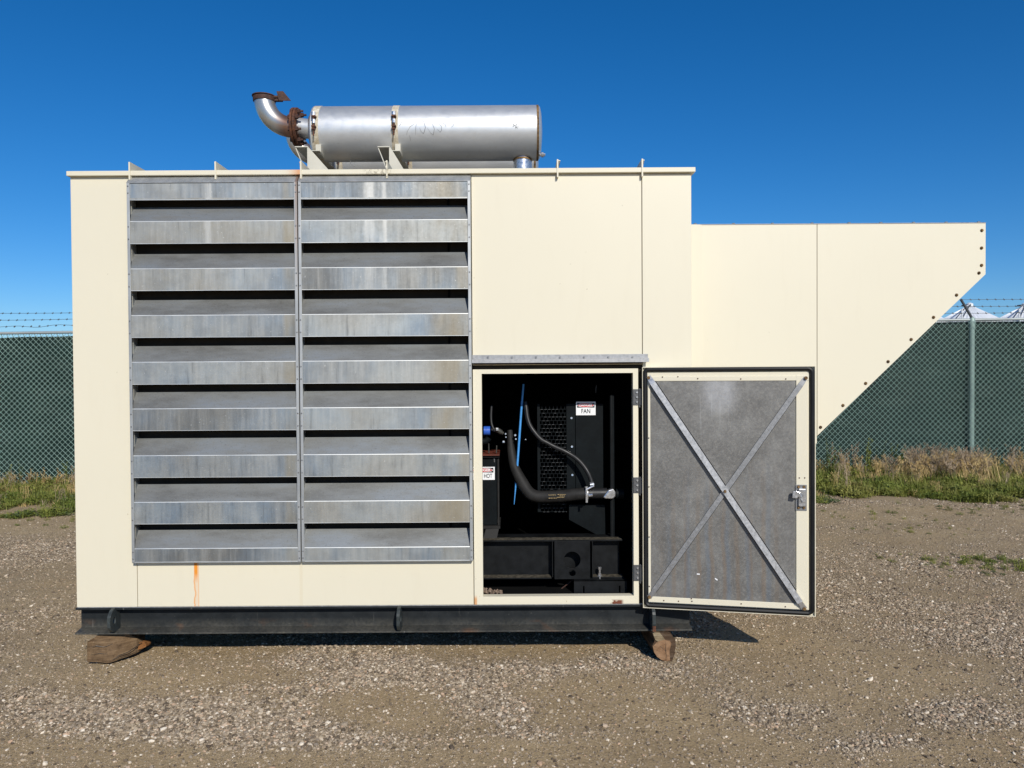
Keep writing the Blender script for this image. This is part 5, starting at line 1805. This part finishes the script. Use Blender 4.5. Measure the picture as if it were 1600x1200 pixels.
# plate with two holes
def holed_plate(x0, x1, z0, z1, y, th, holes, name):
    bm = bmesh.new()
    me = bpy.data.meshes.new(name)
    n = 28
    # split the plate in horizontal strips, one hole each, ring-filled
    zs = [z1] + [(a[1] - a[2] + b[1] + b[2]) / 2 for a, b in zip(holes[:-1], holes[1:])] + [z0]
    vs, fs = [], []
    for (cx, cz, r), zt_, zb_ in zip(holes, zs[:-1], zs[1:]):
        base = len(vs)
        for yy in (y, y + th):
            out, inn = [], []
            for k in range(n):
                a = 2 * math.pi * k / n
                dx, dz_ = math.cos(a), math.sin(a)
                t_ = min(((x1 - cx) / dx) if dx > 1e-6 else ((x0 - cx) / dx if dx < -1e-6 else 9e9), ((zt_ - cz) / dz_) if dz_ > 1e-6 else ((zb_ - cz) / dz_ if dz_ < -1e-6 else 9e9))
                out.append((cx + dx * t_, yy, cz + dz_ * t_))
                inn.append((cx + r * dx, yy, cz + r * dz_))
            for cxx in (x0, x1):
                for czz in (zt_, zb_):
                    kk = min(range(n), key=lambda q: (out[q][0] - cxx) ** 2 + (out[q][2] - czz) ** 2)
                    out[kk] = (cxx, yy, czz)
            vs += out + inn
        for k in range(n):
            j = (k + 1) % n
            fs += [(base + k, base + j, base + n + j, base + n + k), (base + 2 * n + k, base + 3 * n + k, base + 3 * n + j, base + 2 * n + j),
                   (base + n + k, base + n + j, base + 3 * n + j, base + 3 * n + k), (base + k, base + 2 * n + k, base + 2 * n + j, base + j)]
    return MB().add(vs, fs).build(name, M_bay, gen, bevel=0.0015)
yp = 0.115
s_p = (D0 + yp) / FOC
holed_plate(LX(865.5, yp), LX(921.5, yp), LZ(893, 905, yp), LZ(893, 845, yp), yp, 0.012,
            [(LX(893.3, yp), LZ(893, 875, yp), 13.0 * s_p), (LX(893.6, yp), LZ(893, 895.6, yp), 5.0 * s_p)], "lifting_plate")
bt = MB().tube([q3(937, 886, .15), q3(937, 889.5, .15)], 0.0105, 6)
bt.cyl(q3(937, 889, .15), q3(937, 899, .15), 0.0058, 8)
bt.tube([q3(937, 896, .15), q3(937, 899.5, .15)], 0.010, 6)
bt.tube([q3(937, 899.5, .15), q3(937, 902.5, .15)], 0.016, 10)
bt.build("levelling_bolt", M_bright, gen)
sp_ = MB()
ysp = 0.10
xa, xb_ = LX(896, ysp), LX(979, ysp)
zt_, zb_ = LZ(937, 907, ysp), LZ(937, 932, ysp)
sl = [(LX(911.3, ysp), 0.0042), (LX(967.5, ysp), 0.0042)]
zs_t, zs_b = LZ(937, 915.5, ysp), LZ(937, 927, ysp)
sp_.box(xa, xb_, ysp, ysp + 0.006, zs_t, zt_)
sp_.box(xa, xb_, ysp, ysp + 0.006, zb_, zs_b)
cuts = [xa] + [q for c, w in sl for q in (c - w, c + w)] + [xb_]
for a, b in zip(cuts[0::2], cuts[1::2]):
    sp_.box(a, b, ysp, ysp + 0.006, zs_b, zs_t)
sp_.prism([(xa, ysp, zt_), (xb_, ysp, zt_), (xb_ - 0.01, ysp + 0.05, zt_ + 0.004), (xa, ysp + 0.05, zt_ + 0.004)], [(xa, ysp, zt_ - 0.004), (xb_, ysp, zt_ - 0.004), (xb_ - 0.01, ysp + 0.05, zt_), (xa, ysp + 0.05, zt_)])
sp_.build("slotted_bracket", M_bay, gen)
m = MB()
for k in range(26):
    t_ = k / 25
    x_ = LX(866 + 28 * t_, .2)
    z_ = LZ(880, 928 - 22 * t_, .2)
    m.tube([(x_, .2, z_), (x_ + 0.006, .2 + 0.004 * (k % 2), z_ + 0.004)], 0.0035, 6)
m.build("chain", M_rust_dark, gen, kind="stuff")
m = MB()
for k in range(120):
    px = 753 + 30 * random.random() ** 1.4
    hgt = (1 - (px - 753) / 32) * 0.022
    x_ = LX(px, .07) + random.uniform(-.003, .003)
    y_ = random.uniform(.055, .12)
    z_ = oz0 - 0.004 + random.random() * hgt
    r_ = random.uniform(.003, .006)
    m.tube([(x_ - r_, y_, z_), (x_, y_, z_ + r_ * .4), (x_ + r_, y_, z_)], [r_ * .5, r_, r_ * .4], 5)
m.build("grit_pile", plain("brown_grit", (0.20, 0.14, 0.10), 0.9, var=0.6, scale=90), gen, kind="stuff")
